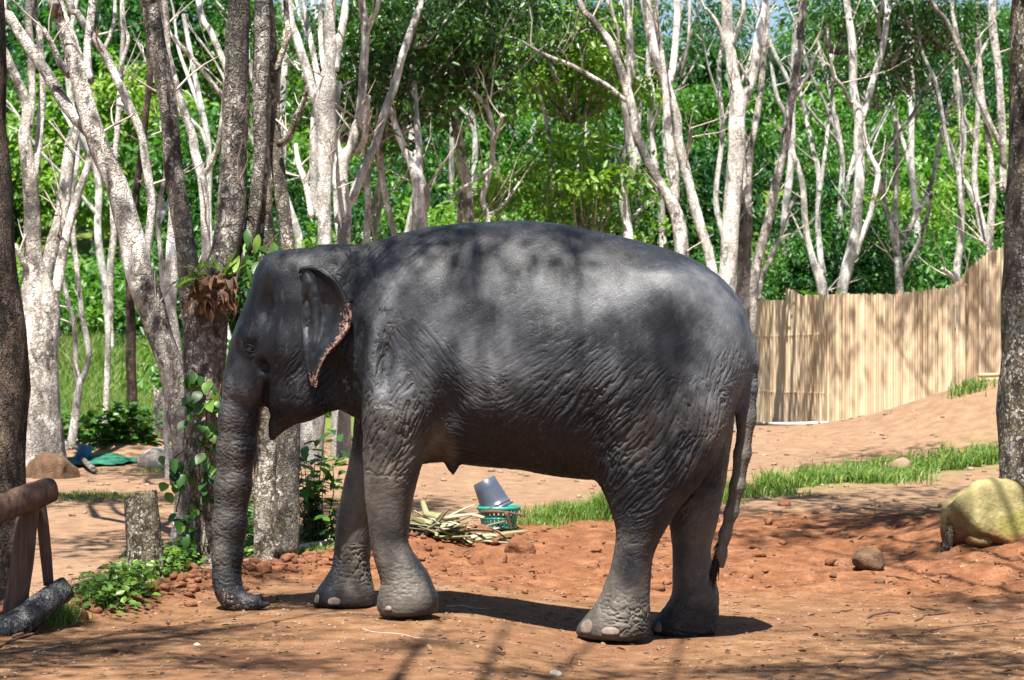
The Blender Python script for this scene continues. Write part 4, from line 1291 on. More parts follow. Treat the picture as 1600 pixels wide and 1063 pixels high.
# --- trunks behind the elephant's back, left to right
tree('rubber_tree', 'white trunk with four upright limbs behind the elephant neck', 29.5,
     [[(488, 712, 40), (490, 640, 36), (502, 500, 24), (507, 380, 21), (506, 305, 22), (508, 250, 26), (510, 225, 30), (510, 180, 34), (511, 150, 33), (514, 110, 22), (516, 75, 19), (516, 10, 17)],
      [(500, 165, 17), (492, 150, 16), (480, 108, 14), (465, 62, 13), (452, 10, 12)], [(503, 140, 12), (497, 125, 10), (485, 62, 9), (475, 12, 8)],
      [(507, 110, 10), (502, 75, 8), (501, 10, 8)], [(522, 110, 12), (530, 62, 12), (538, 8, 12)], [(507, 340, 14), (493, 325, 14), (491, 230, 14), (493, 170, 11)], [(486, 340, 10), (478, 290, 10), (467, 257, 9), (462, 225, 6)]], BW, 14, .1)
tree('rubber_tree', 'white trunk sending a long grey limb up to the right', 30.5,
     [[(532, 706, 34), (534, 600, 28), (537, 470, 24), (537, 380, 22), (540, 335, 21), (536, 292, 20), (536, 250, 19), (549, 230, 15), (557, 192, 14), (560, 200, 14), (566, 125, 14), (570, 62, 13), (566, 0, 12)],
      [(528, 348, 15), (537, 330, 15), (550, 310, 14), (570, 260, 14), (587, 225, 13), (597, 187, 13), (615, 137, 13), (627, 92, 12), (640, 55, 11), (655, 15, 10), (660, -3, 9)],
      [(534, 252, 14), (525, 220, 11), (522, 190, 9), (530, 130, 8)], [(556, 240, 12), (566, 225, 10), (571, 190, 10), (574, 150, 9)], [(571, 60, 8), (580, 30, 7), (592, 2, 6)]], BW, 14, .1)
tree('rubber_tree', 'slender pair of pale crossed stems behind the elephant shoulder', 33.0,
     [[(568, 560, 12), (570, 430, 11), (572, 375, 11), (575, 330, 10), (573, 280, 10), (570, 240, 9), (560, 200, 8)],
      [(578, 345, 9), (590, 305, 9), (596, 262, 9), (600, 205, 9), (602, 180, 8), (600, 150, 8), (592, 100, 7)],
      [(622, 430, 9), (617, 370, 9), (602, 305, 9), (594, 255, 8), (590, 225, 8)], [(584, 400, 8), (588, 350, 8), (598, 310, 7)]], BW, 10, .08, crown=[(600, 110, .8, 'r'), (560, 130, .7, 'r')])
tree('rubber_tree', 'stubby pale trunk with a hollow, its left limb leaning out', 32.0,
     [[(660, 560, 26), (659, 440, 24), (657, 355, 24), (655, 292, 24), (643, 258, 14), (632, 232, 12), (622, 210, 11), (614, 185, 9), (606, 160, 7)],
      [(655, 290, 13), (655, 230, 11), (650, 175, 10), (647, 130, 9), (640, 70, 7)], [(663, 330, 12), (667, 310, 13), (664, 290, 10)]], BW, 12, .12, crown=[(640, 20, .6, 's'), (600, 100, .5, 's')])
tree('rubber_tree', 'dark topped trunk in front of the darkest crown', 34.0,
     [[(740, 520, 15), (738, 420, 15), (735, 342, 14), (727, 280, 14), (717, 230, 14), (711, 187, 13), (710, 150, 12), (707, 112, 11), (704, 60, 9)],
      [(716, 430, 10), (718, 345, 10), (722, 305, 9), (726, 285, 8)], [(709, 165, 8), (700, 150, 7), (694, 138, 6)]], BP, 12, .1, crown=[(690, 80, .75, 'r'), (750, 50, .7, 'r'), (655, 50, .6, 'r'), (720, 10, .7, 'r')])
tree('rubber_tree', 'crooked thin grey stem over the middle of the elephant back', 33.5,
     [[(766, 500, 10), (764, 400, 9), (761, 340, 9), (754, 310, 9), (762, 280, 9), (769, 242, 9), (767, 192, 8), (757, 162, 8), (742, 147, 7), (730, 135, 5)],
      [(768, 235, 6), (775, 215, 6), (786, 180, 5)], [(762, 335, 5), (775, 330, 5), (795, 310, 5), (805, 295, 4), (812, 285, 3)], [(700, 312, 4), (722, 295, 5), (745, 280, 5), (775, 257, 5), (782, 250, 3)], [(756, 160, 5), (765, 152, 4), (772, 145, 3)]], BW, 9, .08, crown=[])
tree('rubber_tree', 'thin brown stem rising in the leafy gap over the elephant back', 36.0,
     [[(864, 500, 10), (862, 420, 10), (860, 345, 9), (857, 300, 9), (860, 237, 8), (852, 180, 7), (840, 125, 6), (834, 70, 5)], [(885, 165, 6), (880, 140, 7), (870, 125, 8), (860, 100, 7), (852, 60, 6)],
      [(924, 365, 9), (914, 335, 8), (906, 318, 6)]], BP, 9, .08, crown=[(850, 30, .7, 's'), (900, 110, .6, 'b'), (910, 300, .7, 'b')])
tree('rubber_tree', 'bent white trunk in the shade left of the long diagonal trunk', 35.0,
     [[(985, 520, 18), (982, 430, 17), (980, 365, 16), (973, 312, 14), (980, 287, 12), (990, 257, 13), (987, 237, 14), (980, 195, 12), (974, 160, 10), (983, 120, 12), (984, 50, 11), (980, 0, 10)],
      [(982, 345, 9), (975, 300, 8), (972, 260, 7), (978, 225, 6), (976, 200, 5)], [(988, 345, 5), (997, 330, 5), (1012, 320, 5), (1026, 315, 4)]], BW, 10, .1)
tree('rubber_tree', 'pale trunk leaning left with a long bare limb over the elephant', 33.0,
     [[(1070, 520, 24), (1066, 395, 23), (1060, 350, 22), (1050, 317, 20), (1032, 287, 16), (1012, 250, 14), (996, 212, 14), (989, 180, 14), (976, 130, 14), (960, 82, 13), (950, 62, 12), (925, 30, 11), (905, 0, 10)],
      [(978, 158, 8), (965, 148, 8), (950, 135, 7.5), (925, 120, 7), (892, 102, 6), (850, 85, 5.5), (807, 60, 4)], [(966, 105, 6), (966, 50, 5), (955, 12, 5)], [(892, 102, 3), (882, 85, 3), (872, 75, 2)],
      [(1052, 320, 16), (1055, 300, 16), (1050, 250, 16), (1045, 215, 14), (1042, 175, 12), (1038, 120, 9), (1030, 60, 8), (1026, 10, 7)]], BP, 14, .12)
tree('rubber_tree', 'slender white tree behind the diagonal pair', 40.0,
     [[(1040, 460, 12), (1036, 380, 12), (1030, 300, 11), (1022, 240, 10), (1016, 190, 9), (1020, 150, 9), (1012, 100, 8), (1018, 40, 7), (1014, 0, 7)], [(1020, 160, 7), (1008, 140, 5), (990, 128, 4)], [(1018, 205, 6), (1030, 170, 6), (1034, 130, 5)]], BW, 9, .1)
tree('rubber_tree', 'smooth white trunk leaning left above the elephant rump', 34.5,
     [[(1130, 500, 17), (1112, 417, 16), (1098, 362, 16), (1085, 312, 16), (1072, 262, 16), (1060, 220, 15), (1055, 187, 16), (1040, 132, 16), (1022, 80, 16), (1012, 25, 17), (1009, -2, 17)],
      [(1044, 130, 11), (1052, 100, 11), (1057, 37, 11), (1057, 0, 11)], [(1064, 120, 5), (1067, 108, 6), (1075, 70, 5), (1078, 20, 5)], [(1074, 235, 6), (1078, 215, 6), (1081, 200, 5)]], BW, 14, .08)
tree('rubber_tree', 'largest bright white trunk, forked, left of the bamboo fence', 36.0,
     [[(1134, 560, 30), (1137, 437, 27), (1142, 375, 27), (1147, 300, 27), (1152, 225, 27), (1150, 200, 26), (1149, 150, 24), (1142, 100, 19), (1137, 50, 18), (1135, 0, 17)],
      [(1153, 185, 16), (1162, 160, 15), (1175, 120, 14), (1185, 62, 13), (1195, 12, 12)], [(1140, 90, 8), (1148, 60, 7), (1158, 30, 6), (1162, 0, 6)], [(1134, 80, 6), (1122, 40, 6), (1105, 15, 5), (1095, 0, 4)], [(1170, 130, 5), (1160, 108, 4), (1152, 95, 3)]], BW, 16, .1)
tree('rubber_tree', 'brown stained trunk just behind the largest white trunk', 37.0,
     [[(1160, 560, 24), (1160, 437, 23), (1166, 350, 19), (1168, 275, 15), (1172, 225, 13), (1178, 208, 11), (1190, 137, 10), (1195, 75, 9), (1198, 10, 8)]], BP, 12, .13)
tree('rubber_tree', 'mottled trunk leaning right behind the left end of the bamboo fence', 38.5,
     [[(1170, 600, 16), (1178, 450, 16), (1190, 385, 15), (1203, 337, 14), (1212, 290, 14), (1226, 235, 14), (1233, 175, 14), (1246, 100, 13), (1254, 25, 12), (1257, -3, 11)],
      [(1236, 160, 7), (1250, 140, 6), (1262, 118, 6), (1275, 85, 5), (1282, 75, 4)], [(1184, 470, 9), (1192, 430, 9), (1205, 405, 8), (1222, 360, 7), (1232, 330, 6), (1245, 305, 5)]], BP, 12, .1)
tree('rubber_tree', 'dark and pale stem pair over the left part of the bamboo fence', 43.0,
     [[(1290, 520, 17), (1285, 452, 17), (1270, 407, 11), (1258, 357, 10), (1254, 295, 10), (1247, 262, 9), (1238, 236, 8)],
      [(1286, 430, 10), (1282, 395, 10), (1278, 345, 9), (1280, 295, 9), (1277, 265, 9), (1265, 212, 7), (1255, 165, 6), (1248, 130, 4)], [(1280, 300, 7), (1285, 270, 7), (1290, 232, 6), (1298, 175, 5), (1300, 125, 5), (1297, 82, 5), (1292, 30, 4)]], BW, 9, .1, crown=[(1300, 30, .8, 's')])
tree('rubber_tree', 'white trunk with a wide fork above the middle of the bamboo fence', 42.0,
     [[(1308, 540, 18), (1317, 452, 18), (1330, 390, 19), (1340, 320, 17), (1343, 257, 16), (1341, 222, 15), (1342, 185, 15), (1333, 137, 13), (1332, 75, 13), (1325, 12, 11), (1322, -5, 10)],
      [(1344, 190, 11), (1350, 175, 10), (1365, 125, 10), (1380, 70, 10), (1386, 25, 9), (1383, -3, 9)], [(1332, 160, 6), (1327, 160, 6), (1317, 137, 6), (1302, 118, 5), (1298, 85, 4)],
      [(1338, 400, 9), (1347, 370, 9), (1362, 327, 9), (1371, 272, 9), (1362, 250, 8), (1352, 222, 8), (1348, 190, 7)], [(1385, 25, 6), (1396, 8, 5), (1404, -8, 4)], [(1375, 60, 6), (1372, 30, 6), (1378, 0, 5)]], BW, 12, .1)
tree('rubber_tree', 'pale tree branching like a V over the bamboo fence', 43.5,
     [[(1408, 540, 13), (1405, 452, 13), (1401, 395, 12), (1399, 345, 9), (1400, 282, 9), (1401, 232, 8), (1398, 170, 6)], [(1402, 400, 9), (1392, 357, 9), (1380, 307, 8), (1372, 275, 8)],
      [(1406, 390, 8), (1425, 350, 8), (1448, 307, 8), (1460, 270, 7), (1468, 228, 7), (1480, 170, 6), (1512, 120, 6), (1542, 67, 5), (1552, 45, 4)], [(1408, 430, 8), (1418, 412, 8), (1437, 375, 7), (1450, 332, 7), (1455, 300, 6)],
      [(1373, 255, 5), (1390, 225, 5), (1425, 180, 5), (1448, 135, 5), (1458, 110, 4)]], BP, 9, .1, crown=[(1390, 50, .8, 's'), (1430, 100, .7, 's'), (1370, 130, .6, 's')])
tree('rubber_tree', 'smooth white pole like trunk over the rising part of the fence', 42.5,
     [[(1494, 520, 12), (1495, 440, 12), (1500, 382, 12), (1503, 320, 11), (1500, 270, 11), (1504, 220, 11), (1500, 160, 9), (1494, 110, 7)],
      [(1497, 272, 7), (1484, 240, 6), (1474, 190, 6), (1462, 130, 6), (1440, 80, 5), (1430, 20, 5)], [(1494, 440, 6), (1484, 428, 6), (1472, 420, 5)], [(1502, 275, 7), (1520, 307, 7), (1530, 345, 8), (1537, 382, 8)]], BW, 10, .06, crown=[(1480, 30, .7, 's'), (1440, 20, .7, 's')])
tree('rubber_tree', 'spreading pale stems beside the right edge trunk, behind the fence', 41.0,
     [[(1545, 520, 12), (1546, 390, 12), (1550, 320, 11), (1549, 270, 10), (1546, 225, 10), (1537, 162, 9), (1530, 100, 8), (1526, 60, 7)],
      [(1570, 260, 9), (1566, 232, 9), (1550, 200, 9), (1527, 150, 9), (1515, 112, 9), (1495, 70, 8), (1477, 32, 8), (1455, 0, 7)], [(1500, 80, 7), (1493, 45, 7), (1488, 10, 6)],
      [(1568, 300, 12), (1566, 212, 12), (1562, 150, 12), (1558, 100, 12), (1554, 60, 13), (1552, 20, 13), (1552, 0, 12)]], BP, 10, .1)
# --- trees standing round the camera side of the clearing, whose crowns shade it
def clearing_tree(label, X, Y, lean, spots):
    foot = ground(X, Y)
    root = thing('rubber_tree', foot, label, 'tree', 'shade trees round the clearing')
    rn = random.Random(int(X * 100 + Y))
    top = np.array([X + lean[0], Y + lean[1], 6.0])
    P = catmull([np.array([X, Y, foot.z - .2]), np.array([X + lean[0] * .3, Y + lean[1] * .3, 2.2]), top], .15)
    link('trunk', MB().add(*tube(P, np.linspace(.19, .12, len(P)), 16, True, .14, 5)).mesh('trunk', BP, foot), root)
    for (x, y, z, s, k) in spots:
        e = np.array([x, y, z]); m = (top + e) / 2 + np.array([rn.uniform(-.3, .3), rn.uniform(-.3, .3), -.4])
        C = catmull([top - np.array([0, 0, .3]), m, e], .2)
        link('branch', MB().add(*tube(C, np.linspace(.045, .010, len(C)), 8, True, .1, 5)).mesh('branch', BP, foot), root)
        A = {'r': RUB, 's': SPR}[k]
        i = rn.randrange(len(A))
        place_crown(root, A[i][0], e, s, rn.uniform(0, 6.28), A[i][1])
    return root
def under(X, Y, zt, z=9.0):
    """crown spot at height z whose shade falls on (X, Y, zt)"""
    t = (z - zt) / -LIGHT.z
    return (X - LIGHT.x * t, Y - LIGHT.y * t, z)
SHADE_LEFT = [(*under(-3.2, 14.6, 0.1, 8.6), .75, 's'), (*under(-1.9, 13.6, 0.1, 9.4), .55, 's'), (*under(-2.2, 17.0, .1, 9.0), .6, 's'), (*under(-1.5, 14.6, 2.0, 9.8), .50, 's'), (*under(-1.0, 14.7, 2.2, 9.4), .32, 's'), (*under(-3.6, 12.6, 0.1, 8.4), .8, 'r'), (*under(-2.6, 13.0, 0.1, 8.8), .6, 's'), (*under(-1.4, 12.4, 0, 9.2), .5, 's'), (*under(-2.7, 15.6, 0.1, 9.4), .5, 's'), (*under(-3.3, 20.5, .1, 9.0), .8, 's'), (*under(-2.2, 24.0, .2, 9.6), .7, 's')]
SHADE_MID = [(*under(-0.2, 14.7, 2.2, 10.0), .42, 's'), (*under(-.55, 14.5, 1.5, 9.3), .16, 's'), (*under(0.35, 12.6, 0, 9.0), .55, 's'), (*under(-.5, 13.2, 0, 9.6), .3, 's'), (*under(1.6, 12.4, 0, 9.4), .5, 's'), (*under(0.45, 14.5, 2.0, 9.6), .28, 's'), (*under(1.0, 14.4, 0.8, 9.2), .26, 's')]
SHADE_RIGHT = [(*under(2.3, 13.3, 0, 8.6), .65, 's'), (*under(3.3, 20.6, .2, 9.4), .75, 's'), (*under(2.0, 22.5, .2, 9.0), .6, 's'), (*under(4.2, 14.6, 0, 8.4), .8, 's'), (*under(1.35, 13.1, 0, 9.6), .35, 's'), (*under(4.3, 22.6, .2, 9.2), .85, 'r'), (*under(2.9, 24.2, .2, 9.6), .7, 's'), (*under(5.6, 24.5, .3, 9.6), .9, 'r'), (*under(3.4, 16.6, .0, 9.0), .5, 's'), (*under(3.2, 12.8, 0, 8.8), .7, 's'), (*under(2.6, 14.7, 0, 9.4), .5, 's'), (*under(2.2, 20.0, .1, 9.8), .55, 's'), (*under(3.6, 21.6, .2, 9.6), .7, 'r'), (*under(3.0, 18.6, .1, 9.4), .45, 's')]
clearing_tree('rubber tree with a forked bole standing left of the camera, out of view', -4.6, 9.2, (.6, .5), SHADE_LEFT)
clearing_tree('rubber tree standing behind the camera with an arching limb, out of view', -1.6, 3.2, (.8, 2.4), SHADE_MID)
clearing_tree('rubber tree standing right of the camera, out of view', 5.2, 11.5, (-.5, .4), SHADE_RIGHT)
clearing_tree('rubber tree right of the bamboo fence, out of view', 11.5, 31.0, (-1.2, .5),
              [(*under(5.2, 38.5, 1.2, 9.5), .8, 's'), (*under(6.6, 37.6, 2.0, 9.0), .55, 's'), (*under(7.6, 37.0, 2.2, 9.4), .6, 's'), (*under(4.6, 30.0, .5, 9.2), .8, 's')])

# ------------------------------------------------------------------ forest behind
FKIND = {'f': (FAR, 'dark green forest tree', 'forest trees on the slope', 'forest_tree'),
         'b': (BRT, 'sunlit yellow green tree', 'bright trees on the slope', 'leafy_tree'),
         'r': (RUB, 'dark leaved forest tree', 'dark rubber trees on the slope', 'rubber_tree')}
def forest_tree(x, Y, kind, scale, h, dz=0.0, row=''):
    X = (x - 800.0) / F * Y
    g = float(gz(X, Y))
    fam, label, group, nm = FKIND[kind]
    root = thing(nm, (X, Y, g), label + ' ' + where(x) + ', ' + row, 'tree', group)
    rn = random.Random(int(x * 13 + Y * 7))
    i = rn.randrange(len(fam))
    tr = link('trunk', TRK[rn.randrange(len(TRK))], root, (0, 0, 0))
    s = h / 4.6
    tr.scale = (max(.5, s * .9), max(.5, s * .9), s); tr.rotation_euler = (0, 0, rn.uniform(0, 6.28))
    place_crown(root, fam[i][0], (X, Y, g + h + dz), scale, rn.uniform(0, 6.28), None)
    for k in range(2):
        j = rn.randrange(len(fam))
        place_crown(root, fam[j][0], (X + rn.uniform(-1.5, 1.5) * scale, Y + rn.uniform(-1.2, 1.2) * scale, g + h * rn.uniform(.45, .85)), scale * rn.uniform(.6, .85), rn.uniform(0, 6.28), None)
    return root

fr = random.Random(5)
MARKS = [(0, 'left edge trunk'), (60, 'forked pale trunk'), (125, 'slim pale tree'), (205, 'big leaning tree'), (330, 'fern tree'), (432, 'mossy twin trunk'), (510, 'four limbed white trunk'), (570, 'long grey limb'), (655, 'stubby hollow trunk'), (727, 'dark topped trunk'), (765, 'crooked grey stem'),
         (858, 'thin brown stem'), (980, 'bent white trunk'), (1040, 'long bare limb trunk'), (1090, 'trunk above the rump'), (1146, 'largest white trunk'), (1225, 'mottled leaning trunk'), (1283, 'dark and pale stems'), (1340, 'wide forked trunk'), (1405, 'V branched tree'), (1500, 'pole like white trunk'), (1550, 'spreading pale stems'), (1612, 'right edge trunk')]
def where(x):
    m = min(MARKS, key=lambda q: abs(q[0] - x))
    return ('just left of the ' if x < m[0] else 'just right of the ') + m[1]
ROWN = {50: 'nearest row', 60: 'second row', 72: 'third row', 86: 'fourth row', 104: 'fifth row', 126: 'sixth row', 150: 'hilltop row'}
def hidden_house(x, Y, top_y):
    return 1125 < x < 1300 and Y < 118
rows = [(50, 14, .70, 2.6, 'fbfbrf'), (60, 15, .85, 3.4, 'bfbffb'), (72, 16, 1.0, 4.4, 'bbffbf'), (86, 17, 1.15, 5.2, 'fbffbb'), (104, 17, 1.3, 6.0, 'ffbfbf'), (126, 14, 1.4, 6.2, 'fffbff'), (150, 12, 1.5, 6.0, 'ffffbf')]
for (Y0, n, sc, h, kinds) in rows:
    for i in range(n):
        x = -80 + (i + fr.uniform(.1, .9)) / n * 1760
        Y = Y0 + fr.uniform(-.07, .07) * Y0
        if x < 330 and Y < 74:            # open grass at the left
            continue
        if hidden_house(x, Y, 0) and h > 3:
            if fr.random() < .75:
                continue
        forest_tree(x, Y, kinds[fr.randrange(len(kinds))], sc * fr.uniform(.8, 1.2), h * fr.uniform(.7, 1.25), 0.0, ROWN[Y0])
for (Y0, n, sc, h, kinds) in rows[1:6]:      # the wood goes on to both sides
    for x in (-170, -280, -400, -520, 1740, 1840, 1950):
        x = x + fr.uniform(-40, 40)
        if x < 0 and Y0 < 72:
            continue
        forest_tree(x, Y0 + fr.uniform(-.06, .06) * Y0, kinds[fr.randrange(len(kinds))], sc * fr.uniform(.9, 1.2), h * fr.uniform(.8, 1.2), 0.0, ROWN[Y0] + ' beyond')
forest_tree(150, 96, 'f', 1.5, 9.0, 0.0, 'tall')
forest_tree(262, 100, 'f', 1.4, 9.5, 0.0, 'tall')
# slender pale rubber trees between the traced ones and the forest
def pole_tree_mesh(seed):
    g = np.random.default_rng(seed)
    mb = MB()
    h = 9.0
    p = [np.array([0, 0, -.4])]
    lean = g.normal(0, .10)
    for i in range(6):
        p.append(np.array([lean * (i + 1) * 1.4 + g.normal() * .14, g.normal() * .1, h * (i + 1) / 6]))
    P = catmull(p, .25)
    mb.add(*tube(P, np.linspace(.10, .05, len(P)), 8, False, .14, 4))
    for k in range(2):
        i = int(len(P) * g.uniform(.4, .75)); s_ = g.choice((-1, 1))
        q = [P[i]]
        d = np.array([s_ * g.uniform(.35, .7), g.normal() * .3, 1.0])
        for m in range(4):
            q.append(q[-1] + d * g.uniform(.6, 1.0) + g.normal(size=3) * .12)
        C = catmull(q, .25)
        mb.add(*tube(C, np.linspace(.055, .015, len(C)), 6, False, .12, 4))
        for m in range(3):
            j = g.integers(1, len(C) - 1); e = C[j] + np.array([g.normal() * .5, g.normal() * .3, g.uniform(.2, .8)])
            mb.add(*tube([C[j], (C[j] + e) / 2 + g.normal(size=3) * .06, e], [.016, .011, .005], 4, False))
    return mb.mesh('trunk', M['bark_white'])
PT = [pole_tree_mesh(40 + i) for i in range(7)]
for i in range(20):
    x = 20 + i * 80 + fr.uniform(-36, 36)
    Y = fr.uniform(44, 62)
    if x < 345 and i % 2: continue
    if x < 345: Y = fr.uniform(40, 60)
    X = (x - 800.0) / F * Y
    r = thing('rubber_tree', (X, Y, float(gz(X, Y))), 'slender pale background tree ' + where(x), 'tree', 'slender pale trees before the forest')
    t = link('trunk', PT[fr.randrange(7)], r, (0, 0, 0)); s_ = fr.uniform(.75, 1.15); t.scale = (s_ * fr.uniform(.7, 1.2), s_, s_); t.rotation_euler = (0, 0, fr.choice((0, math.pi)) + fr.uniform(-.5, .5))
    if fr.random() < .6:
        k = fr.randrange(3)
        place_crown(r, SPR[k][0], (X + fr.uniform(-.4, .4), Y, float(gz(X, Y)) + 8.6 * s_), fr.uniform(.6, .9), fr.uniform(0, 6.28), None)
# low bushes along the far edge of the clearing and of the grass
BUSH = [crown_mesh('foliage', M['leaf_bright'], 1.0, .8, 40, 44, .13, 500 + i, .32, .2, False)[0] for i in range(3)] + \
       [crown_mesh('foliage', M['leaf_far'], 1.0, .8, 40, 44, .13, 520 + i, .32, .2, False)[0] for i in range(3)]
def bush(x, Y, s, k, label, group, z=0.35):
    X = (x - 800.0) / F * Y
    g = float(gz(X, Y))
    root = thing('bush', (X, Y, g), label, 'bush', group)
    f = link('foliage', BUSH[k], root, (0, 0, s * z)); f.scale = (s,) * 3; f.rotation_euler = (0, 0, fr.uniform(0, 6.28))
    return root
for i in range(26):
    x = 320 + i * 50 + fr.uniform(-20, 20)
    bush(x, fr.uniform(43.5, 48), fr.uniform(.8, 1.5), fr.randrange(6), 'leafy undergrowth bush ' + where(x), 'bushes below the forest trees')
for i in range(16):
    x = -30 + i * 24 + fr.uniform(-10, 10)
    bush(x, fr.uniform(64, 76), fr.uniform(1.3, 2.4), fr.randrange(6), 'rounded bush above the bright grass ' + where(x), 'bushes above the grass slope')
for i in range(9):
    x = 60 + i * 24 + fr.uniform(-10, 10)
    bush(x, fr.uniform(35, 38), fr.uniform(.16, .34), fr.randrange(6), 'low bush at the foot of the bright grass ' + where(x), 'low bushes before the grass')
# ------------------------------------------------------------------ bamboo fence
FT = [(1150, 462), (1165, 466), (1200, 468), (1227, 469), (1229, 452), (1240, 455), (1256, 462), (1258, 461), (1300, 460), (1400, 459), (1440, 455), (1480, 449), (1498, 440), (1512, 422), (1530, 405), (1548, 393), (1580, 384), (1640, 372)]
def fence_Y(x):
    return float(np.interp(x, [1140, 1185, 1300, 1420, 1500, 1570, 1640], [42.0, 40.6, 37.4, 37.2, 37.0, 36.8, 36.6]))
fl = at(1160, 640, fence_Y(1160))
FENCE = thing('bamboo_fence', ground(fl.x, fl.y), 'curved bamboo pole fence behind the elephant', 'fence')
fo = Vector(FENCE.location)
def pole_mesh(seed):
    g = random.Random(seed)
    zs = [0.0]; rs = [.0]
    prof = []
    z = g.uniform(-.3, 0)
    nodes = []
    while z < 1.0:
        nodes.append(z); z += g.uniform(.09, .13)
    pts = []
    for k in nodes:
        for dz, r in ((-.006, .98), (0, 1.10), (.006, .98)):
            if 0 < k + dz < 1:
                pts.append((k + dz, r))
    pts = [(0, 1.0)] + pts + [(1.0, .97)]
    P = [(g.gauss(0, .0), 0, a) for a, b in pts]
    mb = MB().add(*tube(P, [b * 1.0 for a, b in pts], 7, True))
    return mb.mesh('bamboo_pole', M['bamboo'])
POLES = [pole_mesh(i) for i in range(6)]
x = 1148.0
pr = random.Random(3)
while x < 1640:
    Y = fence_Y(x) + pr.uniform(-.02, .02)
    p = at(x, 500, Y)
    zt = at(x, float(np.interp(x, [a for a, b in FT], [b for a, b in FT])) + pr.uniform(-1.6, 1.6) + (pr.random() < .08) * pr.uniform(-6, 3), Y).z
    zb = float(gz(p.x, Y)) - .15
    r = pr.uniform(.019, .027)
    o = link('bamboo_pole', POLES[pr.randrange(6)], FENCE, (p.x - fo.x, Y - fo.y, zb - fo.z))
    o.scale = (r, r, zt - zb); o.rotation_euler = (pr.uniform(-.006, .006), pr.uniform(-.004, .004), pr.uniform(0, 6.28))
    x += (2 * r * .86) / Y * F
for dz, tz in ((.55, 0), (1.5, 0)):
    pts = []
    for xx in range(1150, 1641, 35):
        Y = fence_Y(xx) + .06
        q = at(xx, 500, Y); pts.append((q.x, Y, float(gz(q.x, Y)) + dz))
    link('rail', MB().add(*tube(pts, [.03] * len(pts), 7)).mesh('rail', M['bamboo'], fo), FENCE)
# loose poles and pipe
a = at(1178, 646, 38.8); b = at(1292, 669, 36.6)
a.z = float(gzf(a.x, a.y)) + .05; b.z = float(gzf(b.x, b.y)) + .04
o = link('pipe', MB().add(*tube([a, (a + b) / 2 + Vector((0, 0, -.01)), b], [.028] * 3, 10)).mesh('pipe', M['pipe'], a), None, a)
tag(o, 'long white pipe lying on the ground at the foot of the bamboo fence', 'pipe')
for i, (x0, y0, x1, y1) in enumerate([(1528, 587, 1575, 585), (1528, 594, 1575, 592)]):
    a = at(x0, y0, 35.6); b = at(x1, y1, 35.6)
    o = link('bamboo_offcut', MB().add(*tube([a, b], [.03, .03], 8)).mesh('bamboo_offcut', M['bamboo'], a), None, a)
    tag(o, ['upper of two short poles sticking out by the fence right end', 'lower of two short poles sticking out by the fence right end'][i], 'pole')

# ------------------------------------------------------------------ wooden railing at the lower left
RY = 13.75
rb = gp(20, 1010)
RAIL = thing('wooden_railing', Vector((at(20, 1000, RY).x, RY, float(gzf(at(20, 1000, RY).x, RY)))), 'rough wooden railing of leaning posts and logs at the lower left', 'railing')
ro = Vector(RAIL.location)
def log(name, pts, mat, seg=18, rough=.10, rs=7.0, flat_ends=True):
    """pts (x, y, width px, depth)"""
    A = np.array([[*at(x, y, Y), w / F * Y / 2] for x, y, w, Y in pts])
    C = catmull(A, .03)
    return link(name, MB().add(*tube(C[:, :3], C[:, 3], seg, True, rough, rs)).mesh(name, mat, ro), RAIL)
log('top_rail', [(-90, 832, 42, 13.3), (-20, 803, 44, 13.45), (30, 783, 44, 13.6), (60, 772, 44, 13.7), (80, 765, 40, 13.75), (84, 764, 30, 13.76)], M['wood'])
log('post', [(8, 1030, 34, 13.75), (22, 960, 36, 13.75), (34, 880, 37, 13.76), (44, 800, 34, 13.78), (47, 778, 32, 13.78)], M['wood'])
log('post', [(76, 915, 16, 13.95), (72, 870, 18, 13.95), (66, 810, 18, 13.9), (63, 782, 16, 13.88)], M['wood'], 14)
o = log('bottom_rail', [(-80, 1010, 44, 13.3), (-20, 992, 46, 13.45), (20, 978, 46, 13.5), (55, 955, 44, 13.65), (80, 935, 42, 13.8), (100, 922, 40, 13.9), (108, 917, 34, 13.92)], M['logbark'], 22, .14)
o['label'] = 'dark grey barked bottom log'

# ------------------------------------------------------------------ stones
def rock(name, c, r, mat, label, cat, seed, group=None, sub=4, amp=.28, flat=-.55, freq=1.3, rz=0.0, chops=9, cut=.62):
    """boulder: noise-cut sphere sunk into the ground; c = ground point, r = (rx, ry, rz)"""
    base, fc = (ICO4, ICO4F) if sub == 4 else (ICO3, ICO3F)
    v = base.copy()
    g = np.random.default_rng(seed)
    for k in range(chops):                   # chop flats
        d = g.normal(size=3); d /= np.linalg.norm(d); t = g.uniform(cut, .9)
        s = v @ d
        v = v - np.where(s > t, (s - t) * .85, 0)[:, None] * d
    s = seed * 3.1
    v = v * (1 + amp * fbm3(v[:, 0] * freq + s, v[:, 1] * freq, v[:, 2] * freq, 4) + .05 * fbm3(v[:, 0] * 6 + s, v[:, 1] * 6, v[:, 2] * 6, 3))[:, None]
    v[:, 2] = np.maximum(v[:, 2], flat)
    v = v * np.array(r)
    cr, sr = math.cos(rz), math.sin(rz)
    v = np.column_stack([v[:, 0] * cr - v[:, 1] * sr, v[:, 0] * sr + v[:, 1] * cr, v[:, 2] - flat * r[2] * .8])
    o = link(name, make_mesh(name, v, [fc], mat, True), None, c)
    return tag(o, label, cat, group)
YB = 18.45
bx = at(1552, 840, YB)
rock('boulder', Vector((bx.x, YB, float(gzf(bx.x, YB)) - .04)), (.42, .32, .35), M['stone_moss'], 'mossy yellow green boulder at the foot of the right edge trunk', 'boulder', 23, amp=.16, flat=-.5, freq=1.7, chops=12, cut=.66)
s0 = at(1357, 892, 18.0)
